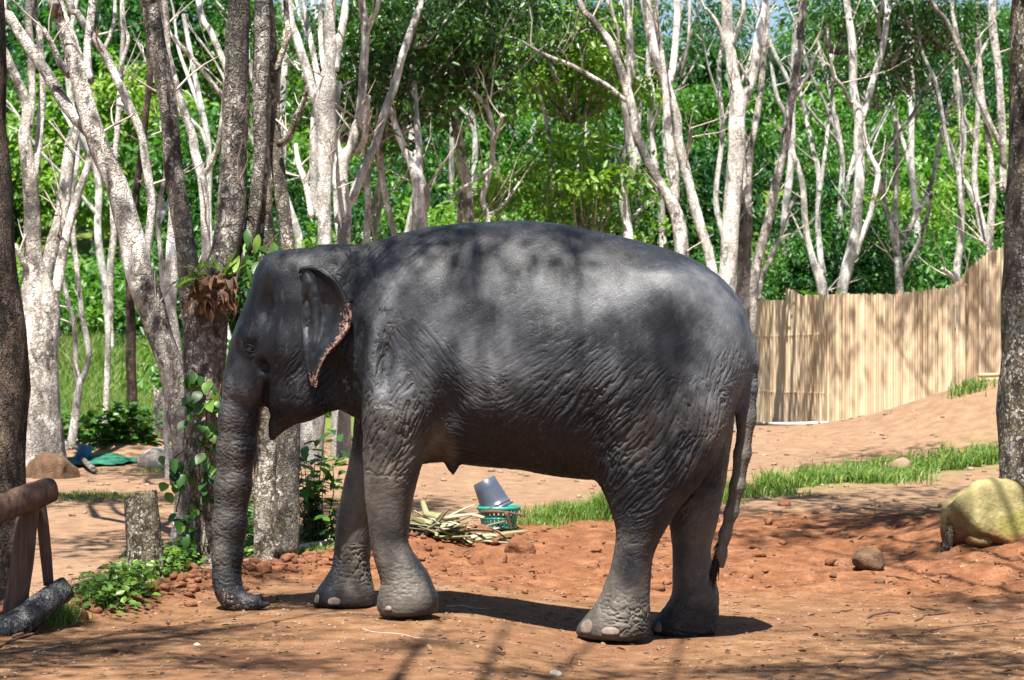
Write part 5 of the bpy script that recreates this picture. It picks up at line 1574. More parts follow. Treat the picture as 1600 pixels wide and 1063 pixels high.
rock('stone', Vector((s0.x, 18.0, float(gzf(s0.x, 18.0)) - .005)), (.125, .12, .115), M['stone_brown'], 'round brown stone alone on the red ground, right of the elephant', 'stone', 9, amp=.12, flat=-.8)
p = gp(250, 728); rock('boulder', Vector((p.x, p.y, p.z - .05)), (.30, .26, .20), M['stone'], 'pale smooth boulder behind the leaning tree', 'boulder', 12, amp=.12, flat=-.5)
p = at(78, 760, 27.2); rock('boulder', Vector((p.x, 27.2, float(gzf(p.x, 27.2)) - .08)), (.34, .30, .26), M['stone_brown'], 'brown boulder at the foot of the forked pale trunk', 'boulder', 15, amp=.15, flat=-.5)
for i, (x, y, r, lab) in enumerate([(868, 1056, .035, 'small pale yellow stone at the bottom edge in the middle'), (308, 1010, .022, 'small white stone chip below the trunk of the elephant'), (1376, 912, .045, 'small brown stone just below the round brown stone'),
                                    (1504, 893, .03, 'small white stone in front of the mossy boulder'), (1302, 906, .03, 'small dark stone left of the round brown stone'), (1530, 856, .11, 'flat pale stone half buried below the mossy boulder'),
                                    (1225, 790, .07, 'reddish stone right of the elephant tail'), (1262, 735, .09, 'bluish grey stone in the edge of the grass strip'), (1410, 738, .16, 'low pale stone at the front edge of the grass strip')]):
    p = gp(x, y)
    rock('stone', Vector((p.x, p.y, p.z - .004)), (r, r * .8, r * .7), [M['stone'], M['stone'], M['stone_brown'], M['stone'], M['stone_brown'], M['stone_moss'], M['clod'], M['stone_brown'], M['pebble']][i], lab, 'stone', 30 + i, sub=3, amp=.2)
# slab of bark leaning on the boulder
a = at(1478, 858, 18.3); a.z = float(gzf(a.x, 18.3)) - .03
b = at(1488, 792, 18.4)
mb = MB()
P = catmull([a, (a + b) / 2 + Vector((.01, 0, 0)), b], .04)
mb.add(*tube(P, np.linspace(.048, .026, len(P)), 8, True, .25, 12, .4))
o = link('bark_slab', mb.mesh('bark_slab', M['bark_dark'], a), None, a); tag(o, 'dark bark slab leaning on the left side of the mossy boulder', 'bark')

# ------------------------------------------------------------------ stumps and short logs
def stump(name, label, x, yb, Y, hpx, w0, w1, mat, jag=.04, lean=0.0, seed=0, seg=28):
    b = at(x, yb, Y); gzv = float(gzf(b.x, Y)); foot = Vector((b.x, Y, gzv))
    H = hpx / F * Y; r0 = w0 / F * Y / 2; r1 = w1 / F * Y / 2
    n = 24
    P = [(foot.x + lean * (i / n) ** 1.2, Y, gzv - .08 + (H + .08) * i / n) for i in range(n + 1)]
    R = [r0 + (r1 - r0) * (i / n) ** .8 + .2 * r0 * math.exp(-i / n * 9) for i in range(n + 1)]
    v, f = tube(P, R, seg, True, .16, 6)
    top = v[n * seg:(n + 1) * seg]
    top[:, 2] += jag * fbm2(np.arange(seg) * .9 + seed, np.zeros(seg) + seed, 3) * 1.6 + (top[:, 0] - foot.x) * .25
    v[-1, 2] -= jag * .4
    o = link(name, MB().add(v, f).mesh(name, mat, foot), None, foot)
    return tag(o, label, 'stump')
stump('tree_stump', 'short jagged lichen spotted stump left of the leaning tree foot', 226, 884, 18.3, 128, 62, 50, M['bark_spot'], .035, -.03, 2)
stump('tree_stump', 'old broken grey stump in front of the bright grass', 254, 694, 31, 82, 32, 26, M['bark_grey'], .12, .0, 8)
p = gp(455, 842); p.z += .055
P = [np.array(p) + np.array([t * .28, t * .1, t * .0]) for t in np.linspace(-.15, 1, 10)]
o = link('short_log', MB().add(*tube(P, [.062] * 10, 18, True, .1, 9)).mesh('short_log', M['bark_grey'], p), None, p); tag(o, 'short sawn log lying right of the mossy twin trunk', 'log')
a = gp(420, 874); b = gp(520, 858)
P = catmull([np.array(a) + (0, 0, .03), np.array((a + b) / 2) + (0, 0, .035), np.array(b) + (0, 0, .04)], .08)
o = link('board', MB().add(*tube(P, [.045] * len(P), 8, True, .1, 9, .35)).mesh('board', M['twig'], a), None, a); tag(o, 'weathered grey board lying before the mossy twin trunk', 'board')

# ------------------------------------------------------------------ bucket, basket and the heap of cut stalks
BYD = 20.6
bb = gp(779, 831); BYD = bb.y
bk = thing('basket', bb, 'green plastic basket holding an upturned dark bucket', 'basket')
RB, RT, HB = .145, .185, .20
def ring(z, r, th, hgt, seg=40):
    prof = [(r - th, z), (r, z), (r + .004, z + hgt / 2), (r, z + hgt), (r - th, z + hgt)]
    ang = np.arange(seg) / seg * 2 * np.pi
    v = np.array([[R_ * math.cos(t), R_ * math.sin(t), zz] for R_, zz in prof for t in ang])
    k = len(prof); q = []
    for i in range(k):
        i2 = (i + 1) % k
        for j in range(seg):
            j2 = (j + 1) % seg
            q.append([i * seg + j, i * seg + j2, i2 * seg + j2, i2 * seg + j])
    return v, [np.array(q)]
for z, nm, h in ((0.0, 'base_band', .03), (.085, 'middle_band', .018), (HB - .035, 'rim', .035)):
    link(nm, MB().add(*ring(z, RB + (RT - RB) * z / HB + (.012 if nm == 'rim' else 0), .008, h)).mesh(nm, M['basket']), bk)
ang = np.arange(24) / 24 * 2 * np.pi
bot = np.vstack([np.column_stack([RB * np.cos(ang), RB * np.sin(ang), np.full(24, .006)]), [[0, 0, .006]]])
link('bottom', make_mesh('bottom', bot, [np.array([[24, j, (j + 1) % 24] for j in range(24)])], M['basket'], False), bk)
sl_me = MB().add(*box((0, 0, .5), (1, 1, 1))).mesh('slat', M['basket'], smooth=False)
for i in range(26):
    t = i / 26 * 2 * math.pi
    o = link('slat', sl_me, bk, (RB * math.cos(t), RB * math.sin(t), .02))
    o.scale = (.006, .024, HB - .04); o.rotation_euler = (0, math.atan2(RT - RB, HB), t)
# bucket, mouth down
bu = thing('bucket', bb + Vector((-.01, .0, .165)), 'upturned dark blue plastic bucket tilted on the green basket', 'bucket')
prof = [(0, .285), (.095, .285), (.102, .278), (.112, .20), (.128, .08), (.138, .02), (.152, .018), (.155, .0), (.150, -.004), (.134, 0), (.106, .20), (.096, .27), (0, .272)]
seg = 44
ang = np.arange(seg) / seg * 2 * np.pi
v = np.array([[r * math.cos(t), r * math.sin(t), z] for r, z in prof for t in ang])
q = [[i * seg + j, i * seg + (j + 1) % seg, (i + 1) * seg + (j + 1) % seg, (i + 1) * seg + j] for i in range(len(prof) - 1) for j in range(seg)]
o = link('shell', make_mesh('shell', v, [np.array(q)], M['bucket'], True), bu)
link('rim_band', MB().add(*ring(.03, .139, .004, .012)).mesh('rim_band', M['bucket']), bu)
h = [(.143 * math.cos(t), .143 * math.sin(t) , .02 + .03 * math.sin(t * 1.0)) for t in np.linspace(-.2, 3.34, 18)]
link('handle', MB().add(*tube(h, [.003] * 18, 6)).mesh('handle', M['twig']), bu)
bu.rotation_euler = (math.radians(-4), math.radians(-25), 0)
# stalks
def stalk_mesh(seed):
    g = random.Random(seed)
    L = g.uniform(.22, .46); n = 8
    bend = g.uniform(-.05, .05)
    kink = g.randrange(2, 7)
    P = [(bend * math.sin(i / n * 3.1) + .05 * max(0, i - kink) * (seed % 3 - 1) * .5, .0, L * i / n) for i in range(n + 1)]
    R = [(.034 - .016 * i / n) * (1 + .25 * (i == 0)) for i in range(n + 1)]
    return MB().add(*tube(P, R, 8, True, .08, 9, g.uniform(.18, .45))).mesh('cut_stalk', M['stalk'])
STK = [stalk_mesh(i) for i in range(8)]
sr = random.Random(21)
HEAP = gp(688, 838)
for i in range(64):
    t = sr.random()
    ox = sr.gauss(0, .17); oy = sr.gauss(0, .12)
    hh = max(0, .20 - abs(ox) * .55 - abs(oy) * .6) * sr.random() ** .7
    q = ground(HEAP.x + ox, HEAP.y + oy)
    o = link('cut_stalk', STK[sr.randrange(8)], None, (q.x, q.y, q.z + .02 + hh))
    o.rotation_euler = (1.45 + sr.gauss(0, .22), sr.gauss(0, .5), sr.choice((0, 3.14)) + sr.gauss(1.2, .7))
    s = sr.uniform(.7, 1.15); o.scale = (s, s, s)
    tag(o, 'cut pale green plant stalk in the heap left of the green basket', 'stalk', 'stalks in the feed heap')
for i, (x0, y0, x1, y1, lab) in enumerate([(730, 836, 790, 815, 'long pale stalk lying across the front of the green basket'), (752, 800, 820, 806, 'dry brown stalk lying over the rim of the green basket'), (790, 800, 800, 832, 'brown stalk hanging down the front of the green basket')]):
    a = at(x0, y0, BYD - .22); b = at(x1, y1, BYD - .20)
    P = catmull([a, (a + b) / 2 + Vector((0, 0, .015)), b], .03)
    o = link('cut_stalk', MB().add(*tube(P, np.linspace(.016, .009, len(P)), 7, True, .1, 9, .5), tint=.2).mesh('cut_stalk', [M['stalk'], M['darktwig'], M['darktwig']][i], a), None, a)
    tag(o, lab, 'stalk')
o = rock('clod', gp(752, 838) + Vector((0, -.1, -.02)), (.13, .08, .075), M['clod'], 'large red earth clod in front of the heap of stalks', 'clod', 71, amp=.3)

# ------------------------------------------------------------------ things beyond the left trees
p = gp(128, 724)
bn = thing('container', p, 'blue plastic container standing on green netting at the left', 'container')
prof = [(0, 0.005), (.105, 0.0), (.125, .26), (.135, .27), (.135, .285), (.12, .285), (.10, .02), (0, .02)]
v = np.array([[r * math.cos(t), r * math.sin(t), z] for r, z in prof for t in ang])
q = [[i * seg + j, i * seg + (j + 1) % seg, (i + 1) * seg + (j + 1) % seg, (i + 1) * seg + j] for i in range(len(prof) - 1) for j in range(seg)]
link('tub', make_mesh('tub', v, [np.array(q)], M['bluebin'], True), bn)
link('rim', MB().add(*ring(.255, .138, .006, .022)).mesh('rim', M['bluebin']), bn)
bn.rotation_euler = (math.radians(-8), math.radians(12), .3); bn.scale = (.78, .78, .78)
# crumpled net
gxn, gyn = np.meshgrid(np.linspace(-.65, .65, 60), np.linspace(-.35, .35, 30))
pn = gp(130, 728)
zz = gzf(pn.x + gxn, pn.y + .1 + gyn) + .03 + .11 * np.maximum(fbm2(gxn * 4, gyn * 5, 3, 9), -.1) * np.exp(-(gyn / .3) ** 2)
i = (np.arange(29)[:, None] * 60 + np.arange(59)[None, :]).reshape(-1)
mk = (np.abs(gyn / .33) + .25 * fbm2(gxn * 5, gyn * 5, 2, 3) + (gxn / .66) ** 4)[:-1, :-1].reshape(-1) < .95
me = make_mesh('net', np.stack([gxn, .1 + gyn, zz - pn.z], -1).reshape(-1, 3), [np.stack([i, i + 1, i + 61, i + 60], -1)[mk]], M['net'], True)
tag(link('net', me, None, pn), 'crumpled green netting on the ground round the blue container', 'netting')
a = at(98, 688, 31.5); b = at(124, 712, 31.0)
o = link('stick', MB().add(*tube([a, (a + b) / 2, b], [.028, .03, .03], 8)).mesh('stick', M['pipe'], a), None, a); tag(o, 'pale stick leaning on the blue container', 'stick')
a = gp(128, 727); b = gp(148, 742)
P = [np.array(a) + (0, 0, .07), np.array((a + b) / 2) + (0, 0, .06), np.array(b) + (0, 0, .05)]
o = link('short_log', MB().add(*tube(P, [.030, .038, .034], 12, True, .1)).mesh('short_log', M['bark_grey'], a), None, a); tag(o, 'short pale log lying in front of the blue container', 'log')

# ------------------------------------------------------------------ house on the slope
HYD = 120.0
hx0 = at(1138, 100, HYD).x; hx1 = at(1292, 100, HYD).x
zr = at(1200, 118, HYD).z; ze = at(1200, 148, HYD).z; zg = float(gz((hx0 + hx1) / 2, HYD)) - .5
HO_ = thing('house', ((hx0 + hx1) / 2, HYD, zg), 'small house with pale blue roof glimpsed through the trees on the slope', 'house')
w = hx1 - hx0; H = ze - zg
link('wall', MB().add(*box((0, 2.2, H / 2), (w - .4, 3.6, H))).mesh('wall', M['wall'], smooth=False), HO_)
rv = np.array([(-w / 2, -.1, H - .25), (w / 2, -.1, H - .25), (w / 2, 2.2, zr - zg), (-w / 2, 2.2, zr - zg), (w / 2, 4.5, H - .25), (-w / 2, 4.5, H - .25)])
rv2 = np.vstack([rv, rv - np.array([0, 0, .1])])
rf = link('roof', make_mesh('roof', rv2, [np.array([[0, 1, 2, 3], [3, 2, 4, 5], [6, 9, 8, 7], [9, 11, 10, 8], [0, 6, 7, 1], [4, 10, 11, 5], [0, 3, 9, 6], [3, 5, 11, 9], [1, 7, 8, 2], [2, 8, 10, 4]])], M['roof'], False), HO_)
for k in range(18):
    xx = -w / 2 + w * (k + .5) / 18
    link('roof_rib', MB().add(*tube([(xx, -.1, H - .22), (xx, 2.2, zr - zg + .03)], [.03, .03], 5)).mesh('roof_rib', M['roof']), rf)
for xx in (-w * .3, w * .22):
    wi = link('window', MB().add(*box((xx, .36, H - 1.2), (1.0, .1, .9))).mesh('window', M['pipe'], smooth=False), HO_)
    link('pane', MB().add(*box((xx, .33, H - 1.2), (.84, .1, .74))).mesh('pane', M['glass'], smooth=False), wi)
link('door', MB().add(*box((0, .36, H - 1.9), (.9, .1, 2.0))).mesh('door', M['glass'], smooth=False), HO_)
# ------------------------------------------------------------------ grass and low plants
def blades(X, Y, H, W, seed, lean=.35):
    g = np.random.default_rng(seed)
    n = len(X)
    z = gzf(X, Y) - .01
    a = g.uniform(0, 6.28, n); d = np.stack([np.cos(a), np.sin(a), 0 * a], -1)
    s = np.stack([-np.sin(a * 1.7), np.cos(a * 1.7), 0 * a], -1)
    B = np.stack([X, Y, z], -1)
    H = np.broadcast_to(H, (n,))[:, None] * g.uniform(.5, 1.2, (n, 1)); W = np.broadcast_to(W, (n,))[:, None]
    ln = lean * g.uniform(.2, 1.3, (n, 1))
    up = np.array([0, 0, 1.0])
    m = B + up * H * .55 + d * H * ln * .35; t = B + up * H * (1 - .35 * ln) + d * H * ln
    V = np.stack([B - s * W / 2, B + s * W / 2, m + s * W * .42, m - s * W * .42, t], 1).reshape(-1, 3)
    b = np.arange(n)[:, None] * 5
    T = np.repeat(np.clip(g.normal(.5, .22, n), 0, 1), 5)
    return V, [b + np.array([[0, 1, 2, 3]]), b + np.array([[3, 2, 4]])], T
def grass(name, label, cat, X, Y, H, W, seed, lean=.35):
    v, f, t = blades(X, Y, H, W, seed, lean)
    o = link(name, MB().add(v, f, t).mesh(name, M['grass'], smooth=False))
    return tag(o, label, cat, kind='stuff')
g = np.random.default_rng(77)
# slope at the left
n = 115000
Y = 35.5 + 42 * g.random(n) ** 1.3; X = (g.uniform(-260, 345, n) - 800) / F * Y
k = fbm2(X * .5, Y * .5, 3, 2) > -.45
grass('tall_grass', 'bright tall grass on the sunlit slope at the left', 'grass', X[k], Y[k], .42 * (1 + .5 * fbm2(X[k] * .4, Y[k] * .4, 2, 7)), .022 * (Y[k] / 40), 1, .5)
# behind the fence and trees
n = 40000
Y = 43.5 + 25 * g.random(n) ** 1.4; X = (g.uniform(330, 1640, n) - 800) / F * Y
grass('tall_grass', 'rough green undergrowth behind the fence and below the forest trees', 'grass', X, Y, .45, .035, 2, .6)
# strip before the fence
n = 20000
X = g.uniform(2.1, 6.9, n); Y = 27.3 + 1.3 * (np.minimum(X, 6.3) - 4.2) + g.normal(0, .62, n)
k = (fbm2(X * 1.1, Y * 1.1, 3, 6) + .35 * fbm2(X * 4, Y * 4, 2, 1) > -.16 + .30 * (X > 5.7) + .30 * np.abs(Y - 27.3 - 1.3 * (np.minimum(X, 6.3) - 4.2)) / 1.2)
grass('grass_strip', 'strip of green grass in front of the bamboo fence', 'grass', X[k], Y[k], .17 * (1 + .9 * fbm2(X[k] * 2.5, Y[k] * 2.5, 2, 3)), .014, 3, .9)
# tufts behind the belly, at the shrub, at the left
def tuft(label, x, y, rx, ry, n, h, seed, w=.008):
    c = gp(x, y)
    X = c.x + g.normal(0, rx, n); Y = c.y + g.normal(0, ry, n)
    return grass('grass_tuft', label, 'grass', X, Y, h, w, seed, .7)
tuft('green grass tuft right of the green basket', 888, 812, .20, .22, 2600, .17, 11)
tuft('tall pale grass tuft in front of the near hind leg', 945, 812, .07, .12, 700, .30, 12)
tuft('thin low grass spreading right of the basket foot', 838, 822, .16, .12, 700, .08, 13)
tuft('grass tuft growing between railing and rubble bank', 84, 968, .07, .12, 900, .13, 14, .006)
tuft('thin grass patch behind the railing', 135, 778, .35, .25, 900, .07, 15)
tuft('thin grass by the foot of the pale boulder', 262, 736, .3, .2, 300, .07, 16)
tuft('grass at the foot of the leafy shrub', 480, 862, .22, .18, 1500, .10, 17)
tuft('small grass tuft on the mound before the fence', 1515, 612, .16, .14, 300, .20, 18, .015)
# creeping plant on the rubble bank
def creeper(label, spots, n, ln, seed, h=.10):
    gg = np.random.default_rng(seed)
    pts = np.array([gp(x, y)[:2] for x, y in spots])
    i = gg.integers(0, len(pts), n)
    XY = pts[i] + gg.normal(0, .10, (n, 2))
    Z = gzf(XY[:, 0], XY[:, 1]) + gg.random(n) ** 1.4 * h
    D = gg.normal(size=(n, 3)); D[:, 2] = np.abs(D[:, 2]) * .4 - .1
    N = np.array([0, -.35, 1.0]) + gg.normal(size=(n, 3)) * .4
    L = ln * gg.uniform(.6, 1.3, n)
    v, f = leaves(np.column_stack([XY, Z]), D, N, L, L * .75, .15, .25)
    mb = MB().add(v, f, np.repeat(np.clip(gg.normal(.45, .2, n), 0, 1), 6))
    for k in range(n // 6):
        j = gg.integers(0, n)
        p = np.array([XY[j, 0], XY[j, 1], Z[j]]); b = p + np.array([gg.normal(0, .03), gg.normal(0, .03), 0]); b[2] = float(gzf(b[0], b[1])) - .01
        mb.add(*tube([b, (b + p) / 2 + gg.normal(size=3) * .01, p], [.002] * 3, 3, False), tint=.3)
    o = link('creeper', mb.mesh('creeper', M['leaf_near'], smooth=False))
    return tag(o, label, 'plant', kind='stuff')
creeper('green creeping plant along the red rubble bank left of the trunk', [(185, 928), (205, 912), (225, 900), (245, 890), (262, 884), (285, 880), (305, 876), (325, 872), (200, 925), (235, 905), (165, 940), (150, 950), (255, 898), (275, 890)], 1500, .055, 5, .17)
creeper('low green plants around the foot of the mossy twin trunk', [(385, 868), (400, 872), (375, 860), (470, 850), (490, 852), (505, 848), (450, 868)], 500, .05, 6, .10)
creeper('leafy weeds right of the elephant trunk behind the bank', [(388, 812), (392, 830), (382, 845), (395, 850)], 260, .08, 7, .35)
creeper('green weeds under the slim trees by the netting', [(90, 690), (110, 695), (175, 690), (190, 688), (225, 690), (150, 700)], 700, .12, 8, .45)

# ------------------------------------------------------------------ plants with leaves of their own
def leaf_mesh(L, W, mat, tip=.25, cup=.18, droop=.25, name='leaf'):
    st = [0, .12, .3, .5, .7, .86, 1.0]; wd = [.05, .55, .95, 1.0, .78, .42, .0]
    V = []; 
    for s, w in zip(st, wd):
        z = -droop * L * s * s
        V += [(-w * W / 2, s * L, z + cup * w * W / 2), (0, s * L, z), (w * W / 2, s * L, z + cup * w * W / 2)]
    q = []
    for i in range(len(st) - 1):
        a = i * 3
        q += [[a, a + 1, a + 4, a + 3], [a + 1, a + 2, a + 5, a + 4]]
    me = make_mesh(name, np.array(V), [np.array(q)], mat, True, np.full(len(V), .5))
    return me
VL = [leaf_mesh(.115, .085, M['leaf_near'], droop=d) for d in (.15, .3, .45)]
SL = [leaf_mesh(.15, .062, M['leaf_near'], droop=d) for d in (.1, .25, .4)]
def put_leaf(root, me, p, yaw, pitch, roll, s):
    o = link('leaf', me, root, Vector(p) - Vector(root.location))
    o.rotation_euler = (pitch, roll, yaw); o.scale = (s, s, s)
    return o
vr = random.Random(9)
VY = 19.0
vp = at(300, 862, VY)
VINE = thing('vine', ground(vp.x, VY), 'broad leaved green vine climbing the foot of the fern tree', 'vine')
vo = Vector(VINE.location)
paths = [[(312, 862, .18), (318, 800, .2), (310, 720, .2), (322, 660, .22), (315, 600, .22), (300, 575, .2)], [(275, 800, .1), (282, 760, .12), (272, 720, .1), (286, 705, .15)], [(336, 700, .25), (340, 640, .25), (345, 600, .22)], [(300, 862, .2), (292, 820, .22), (300, 770, .22), (318, 740, .2)]]
for pa in paths:
    P = np.array([at(x, y, 19.3 - d) for x, y, d in pa])
    link('stem', MB().add(*tube(catmull(P, .04), np.full(len(catmull(P, .04)), .006), 6)).mesh('stem', M['darktwig'], vo), VINE)
vclus = [(300, 590, 14, 16, 9), (312, 630, 20, 22, 16), (325, 670, 18, 24, 16), (335, 620, 10, 18, 7), (318, 710, 14, 12, 6), (275, 720, 10, 14, 8), (268, 755, 9, 22, 8), (290, 745, 10, 12, 5), (328, 735, 9, 18, 9), (326, 768, 9, 16, 7), (296, 825, 12, 14, 9), (305, 800, 14, 12, 5), (270, 812, 7, 8, 3), (285, 850, 14, 12, 4)]
for (x, y, sx, sy, n) in vclus:
    for _ in range(n):
        p = at(x + vr.gauss(0, sx * .7), y + vr.gauss(0, sy * .7), 19.3 - vr.uniform(.14, .30))
        put_leaf(VINE, VL[vr.randrange(3)], p, vr.uniform(2.2, 4.1), vr.uniform(-1.2, -.25), vr.uniform(-.5, .5), vr.uniform(.6, 1.15))
SHY = 20.3
sp = at(500, 850, SHY)
SHRUB = thing('shrub', ground(sp.x, SHY), 'dense glossy leaved shrub behind the far front leg', 'shrub')
so = Vector(SHRUB.location)
for i in range(16):
    e = at(500 + vr.gauss(0, 24), 740 + vr.gauss(0, 40), SHY + vr.uniform(-.3, .3))
    b = Vector((so.x + vr.gauss(0, .07), so.y + vr.gauss(0, .07), so.z - .03))
    m = (e + b) / 2 + Vector((vr.gauss(0, .05), 0, .08))
    C = catmull([b, m, e], .05)
    link('stem', MB().add(*tube(C, np.linspace(.009, .003, len(C)), 5)).mesh('stem', M['darktwig'], so), SHRUB)
    for k in range(13):
        q = C[int(len(C) * (.25 + .75 * (k + vr.random()) / 13)) - 1] if len(C) > 4 else C[-1]
        put_leaf(SHRUB, SL[vr.randrange(3)], q, vr.uniform(0, 6.28), vr.uniform(-.6, .6), vr.uniform(-.5, .5), vr.uniform(.65, 1.25))
# upright leaves right of the shrub
for i in range(40):
    p = at(vr.uniform(470, 548), vr.uniform(670, 835), SHY - vr.uniform(.0, .4))
    put_leaf(SHRUB, SL[vr.randrange(3)], p, vr.uniform(0, 6.28), vr.uniform(-.5, .8), vr.uniform(-.5, .5), vr.uniform(.8, 1.3))
# ------------------------------------------------------------------ fern nest in the fork
FYD = 19.0
fp = at(336, 452, FYD)
FERN = thing('nest_fern', fp, 'fern with brown dead leaf nest in the fork of the grey tree', 'fern')
def frond(seed):
    g = random.Random(seed)
    L = g.uniform(.24, .36); mb = MB(); n = 9
    C = [np.array([0, L * t, .12 * t - .16 * t * t]) for t in np.linspace(0, 1, n)]
    mb.add(*tube(C, np.linspace(.004, .0015, n), 4, False))
    P = []; D = []
    for i in range(1, n):
        for s in (-1, 1):
            P.append(C[i]); D.append((s * 1.0, .6, -.15))
    P = np.array(P); D = np.array(D)
    l = np.array([.085 * math.sin(min(1, (i // 2 + 1.5) / n) * 2.6) + .03 for i in range(len(P))])
    v, f = leaves(P, D, np.tile([0, 0, 1.0], (len(P), 1)), l, .026, .1, .2)
    mb.add(v, f, .55)
    return mb.mesh('frond', M['fern'], smooth=False)
FR = [frond(i) for i in range(4)]
def broad(seed):
    return leaf_mesh(.26, .06, M['fern'], droop=.2, name='frond')
BR = [broad(0)]
mb = MB()
for k in range(5):
    g3 = ICO4 * np.array([.13, .10, .10]) * (1 + .6 * fbm3(ICO4[:, 0] * 3 + k, ICO4[:, 1] * 3, ICO4[:, 2] * 3, 4))[:, None]
    mb.add(g3 * (.8 if k else 1.15) + np.array([(.0, -.07, .06, -.09, .09)[k], (.0, -.05, -.04, .0, .0)[k], (-.05, .03, .05, -.02, .0)[k]]), [ICO4F])
link('root_mass', mb.mesh('root_mass', M['stone_brown']), FERN)
DL = [leaf_mesh(.20, .09, M['dead'], droop=d, cup=.5, name='dead_leaf') for d in (.3, .9)]
for i in range(70):
    o = link('dead_leaf', DL[i % 2], FERN, (vr.uniform(-.16, .18), vr.uniform(-.14, -.02), vr.uniform(-.12, .12)))
    o.rotation_euler = (vr.uniform(-1.9, -.3), vr.uniform(-.7, .7), math.pi + vr.uniform(-1.3, 1.3)); s = vr.uniform(.35, .85); o.scale = (s * vr.uniform(.4, 1.1), s, s)
for i in range(9):
    o = link('frond', FR[vr.randrange(4)], FERN, (vr.uniform(-.16, .05), vr.uniform(-.12, 0), vr.uniform(.02, .14)))
    o.rotation_euler = (vr.uniform(-.3, .9), 0, vr.uniform(.4, 3.6)); s = vr.uniform(.45, .75); o.scale = (s, s, s)
for i in range(11):
    o = link('frond', BR[0], FERN, (vr.uniform(.02, .14), vr.uniform(-.1, 0), vr.uniform(.05, .16)))
    o.rotation_euler = (vr.uniform(.6, 1.45), vr.uniform(-.4, .4), vr.uniform(-2.2, 2.2)); s = vr.uniform(.6, 1.05); o.scale = (s, s, s)
# leafy sprigs right of the fern, behind the head
def sprig(x, y, Y, n, label):
    p = at(x, y, Y)
    r = thing('leaf_sprig', p, label, 'leaves')
    for i in range(n):
        put_leaf(r, SL[vr.randrange(3)], p + Vector((vr.gauss(0, .09), vr.gauss(0, .06), vr.gauss(0, .09))), vr.uniform(1.6, 4.7), vr.uniform(-1.3, -.2), vr.uniform(-.4, .4), vr.uniform(.8, 1.3))
    C = catmull([p + Vector((.12, .25, .2)), p + Vector((.05, .1, .1)), p], .03)
    link('stem', MB().add(*tube(C, np.linspace(.006, .003, len(C)), 5)).mesh('stem', M['darktwig'], p), r)
sprig(408, 400, 19.2, 22, 'leafy green sprig just above the forehead of the elephant')
sprig(398, 426, 19.3, 10, 'small leafy sprig left of the forehead of the elephant')
# banana-like leaves beyond the fence
BL = [leaf_mesh(1.3, .34, M['leaf_bright'], droop=d, cup=.25, name='leaf') for d in (.25, .5)]
p = at(1365, 470, 41.5)
BAN = thing('banana_plant', ground(p.x, 41.5), 'broad leaved plant just behind the middle of the bamboo fence', 'plant')
for i in range(11):
    o = link('leaf', BL[i % 2], BAN, (vr.uniform(-.7, .9), vr.uniform(-.3, .3), 1.55 + vr.uniform(-.2, .25)))
    o.rotation_euler = (vr.uniform(.5, 1.2), vr.uniform(-.3, .3), vr.uniform(0, 6.28)); s = vr.uniform(.6, 1.0); o.scale = (s, s, s)
link('stem', MB().add(*tube([(0, 0, -.1), (.02, 0, .9), (0, 0, 1.7)], [.09, .07, .05], 10)).mesh('stem', M['leaf_bright']), BAN)

# ------------------------------------------------------------------ litter on the ground
def scatter(name, label, cat, n, xr, yr, rmin, rmax, mat, seed, mask=None, flat=.6, pw=2.2):
    gg = np.random.default_rng(seed)
    X = gg.uniform(*xr, n); Y = gg.uniform(*yr, n)
    if mask is not None:
        k = gg.random(n) < mask(X, Y); X = X[k]; Y = Y[k]
    n = len(X)
    R = rmin + (rmax - rmin) * gg.random(n) ** pw
    base = ICO1; fc = ICO1F
    J = 1 + .28 * gg.normal(size=(n, len(base)))
    A = gg.uniform(0, 6.28, n)
    v = base[None] * J[..., None].clip(.5, 1.5) * R[:, None, None] * np.stack([gg.uniform(.7, 1.3, n), gg.uniform(.7, 1.3, n), gg.uniform(.7, 1.1, n) * flat], -1)[:, None, :]
    ca, sa = np.cos(A)[:, None], np.sin(A)[:, None]
    v = np.stack([v[..., 0] * ca - v[..., 1] * sa, v[..., 0] * sa + v[..., 1] * ca, v[..., 2]], -1)
    v += np.stack([X, Y, gzf(X, Y) + R * flat * .35], -1)[:, None, :]
    f = (np.arange(n)[:, None, None] * len(base) + fc[None]).reshape(-1, 3)
    o = link(name, MB().add(v.reshape(-1, 3), [f]).mesh(name, mat, smooth=False))
    return tag(o, label, cat, kind='stuff')
scatter('gravel', 'fine gravel strewn over the trodden ground', 'gravel', 5200, (-3.6, 4.2), (11.8, 18.5), .003, .015, M['pebble'], 41)
scatter('dark_crumbs', 'dark crumbs of earth and bark on the trodden ground', 'debris', 1500, (-3.6, 4.2), (11.8, 19), .004, .018, M['stone_brown'], 42, flat=.4)
scatter('earth_clods', 'crumbled red earth clods in the dug up ground', 'clods', 5000, (-3.2, 6), (14, 23.5), .008, .055, M['clod'], 43, lambda X, Y: red_mask(X, Y) * (.06 + .8 * sstep(.12, .4, fbm2(X * 1.6, Y * 2.6, 3, 5))), .75, 2.6)
scatter('bank_clods', 'crumbled clods along the red rubble bank', 'clods', 6000, (-3.4, -.3), (13.6, 20.5), .01, .05, M['clod'], 44, lambda X, Y: np.exp(-((bank_dist(X, Y) + .1) / .22) ** 2), .8, 2.2)
scatter('path_stones', 'small stones scattered on the pale ground behind', 'stones', 900, (-6, 6), (22, 36), .012, .05, M['pebble'], 45)
cr_ = random.Random(31)
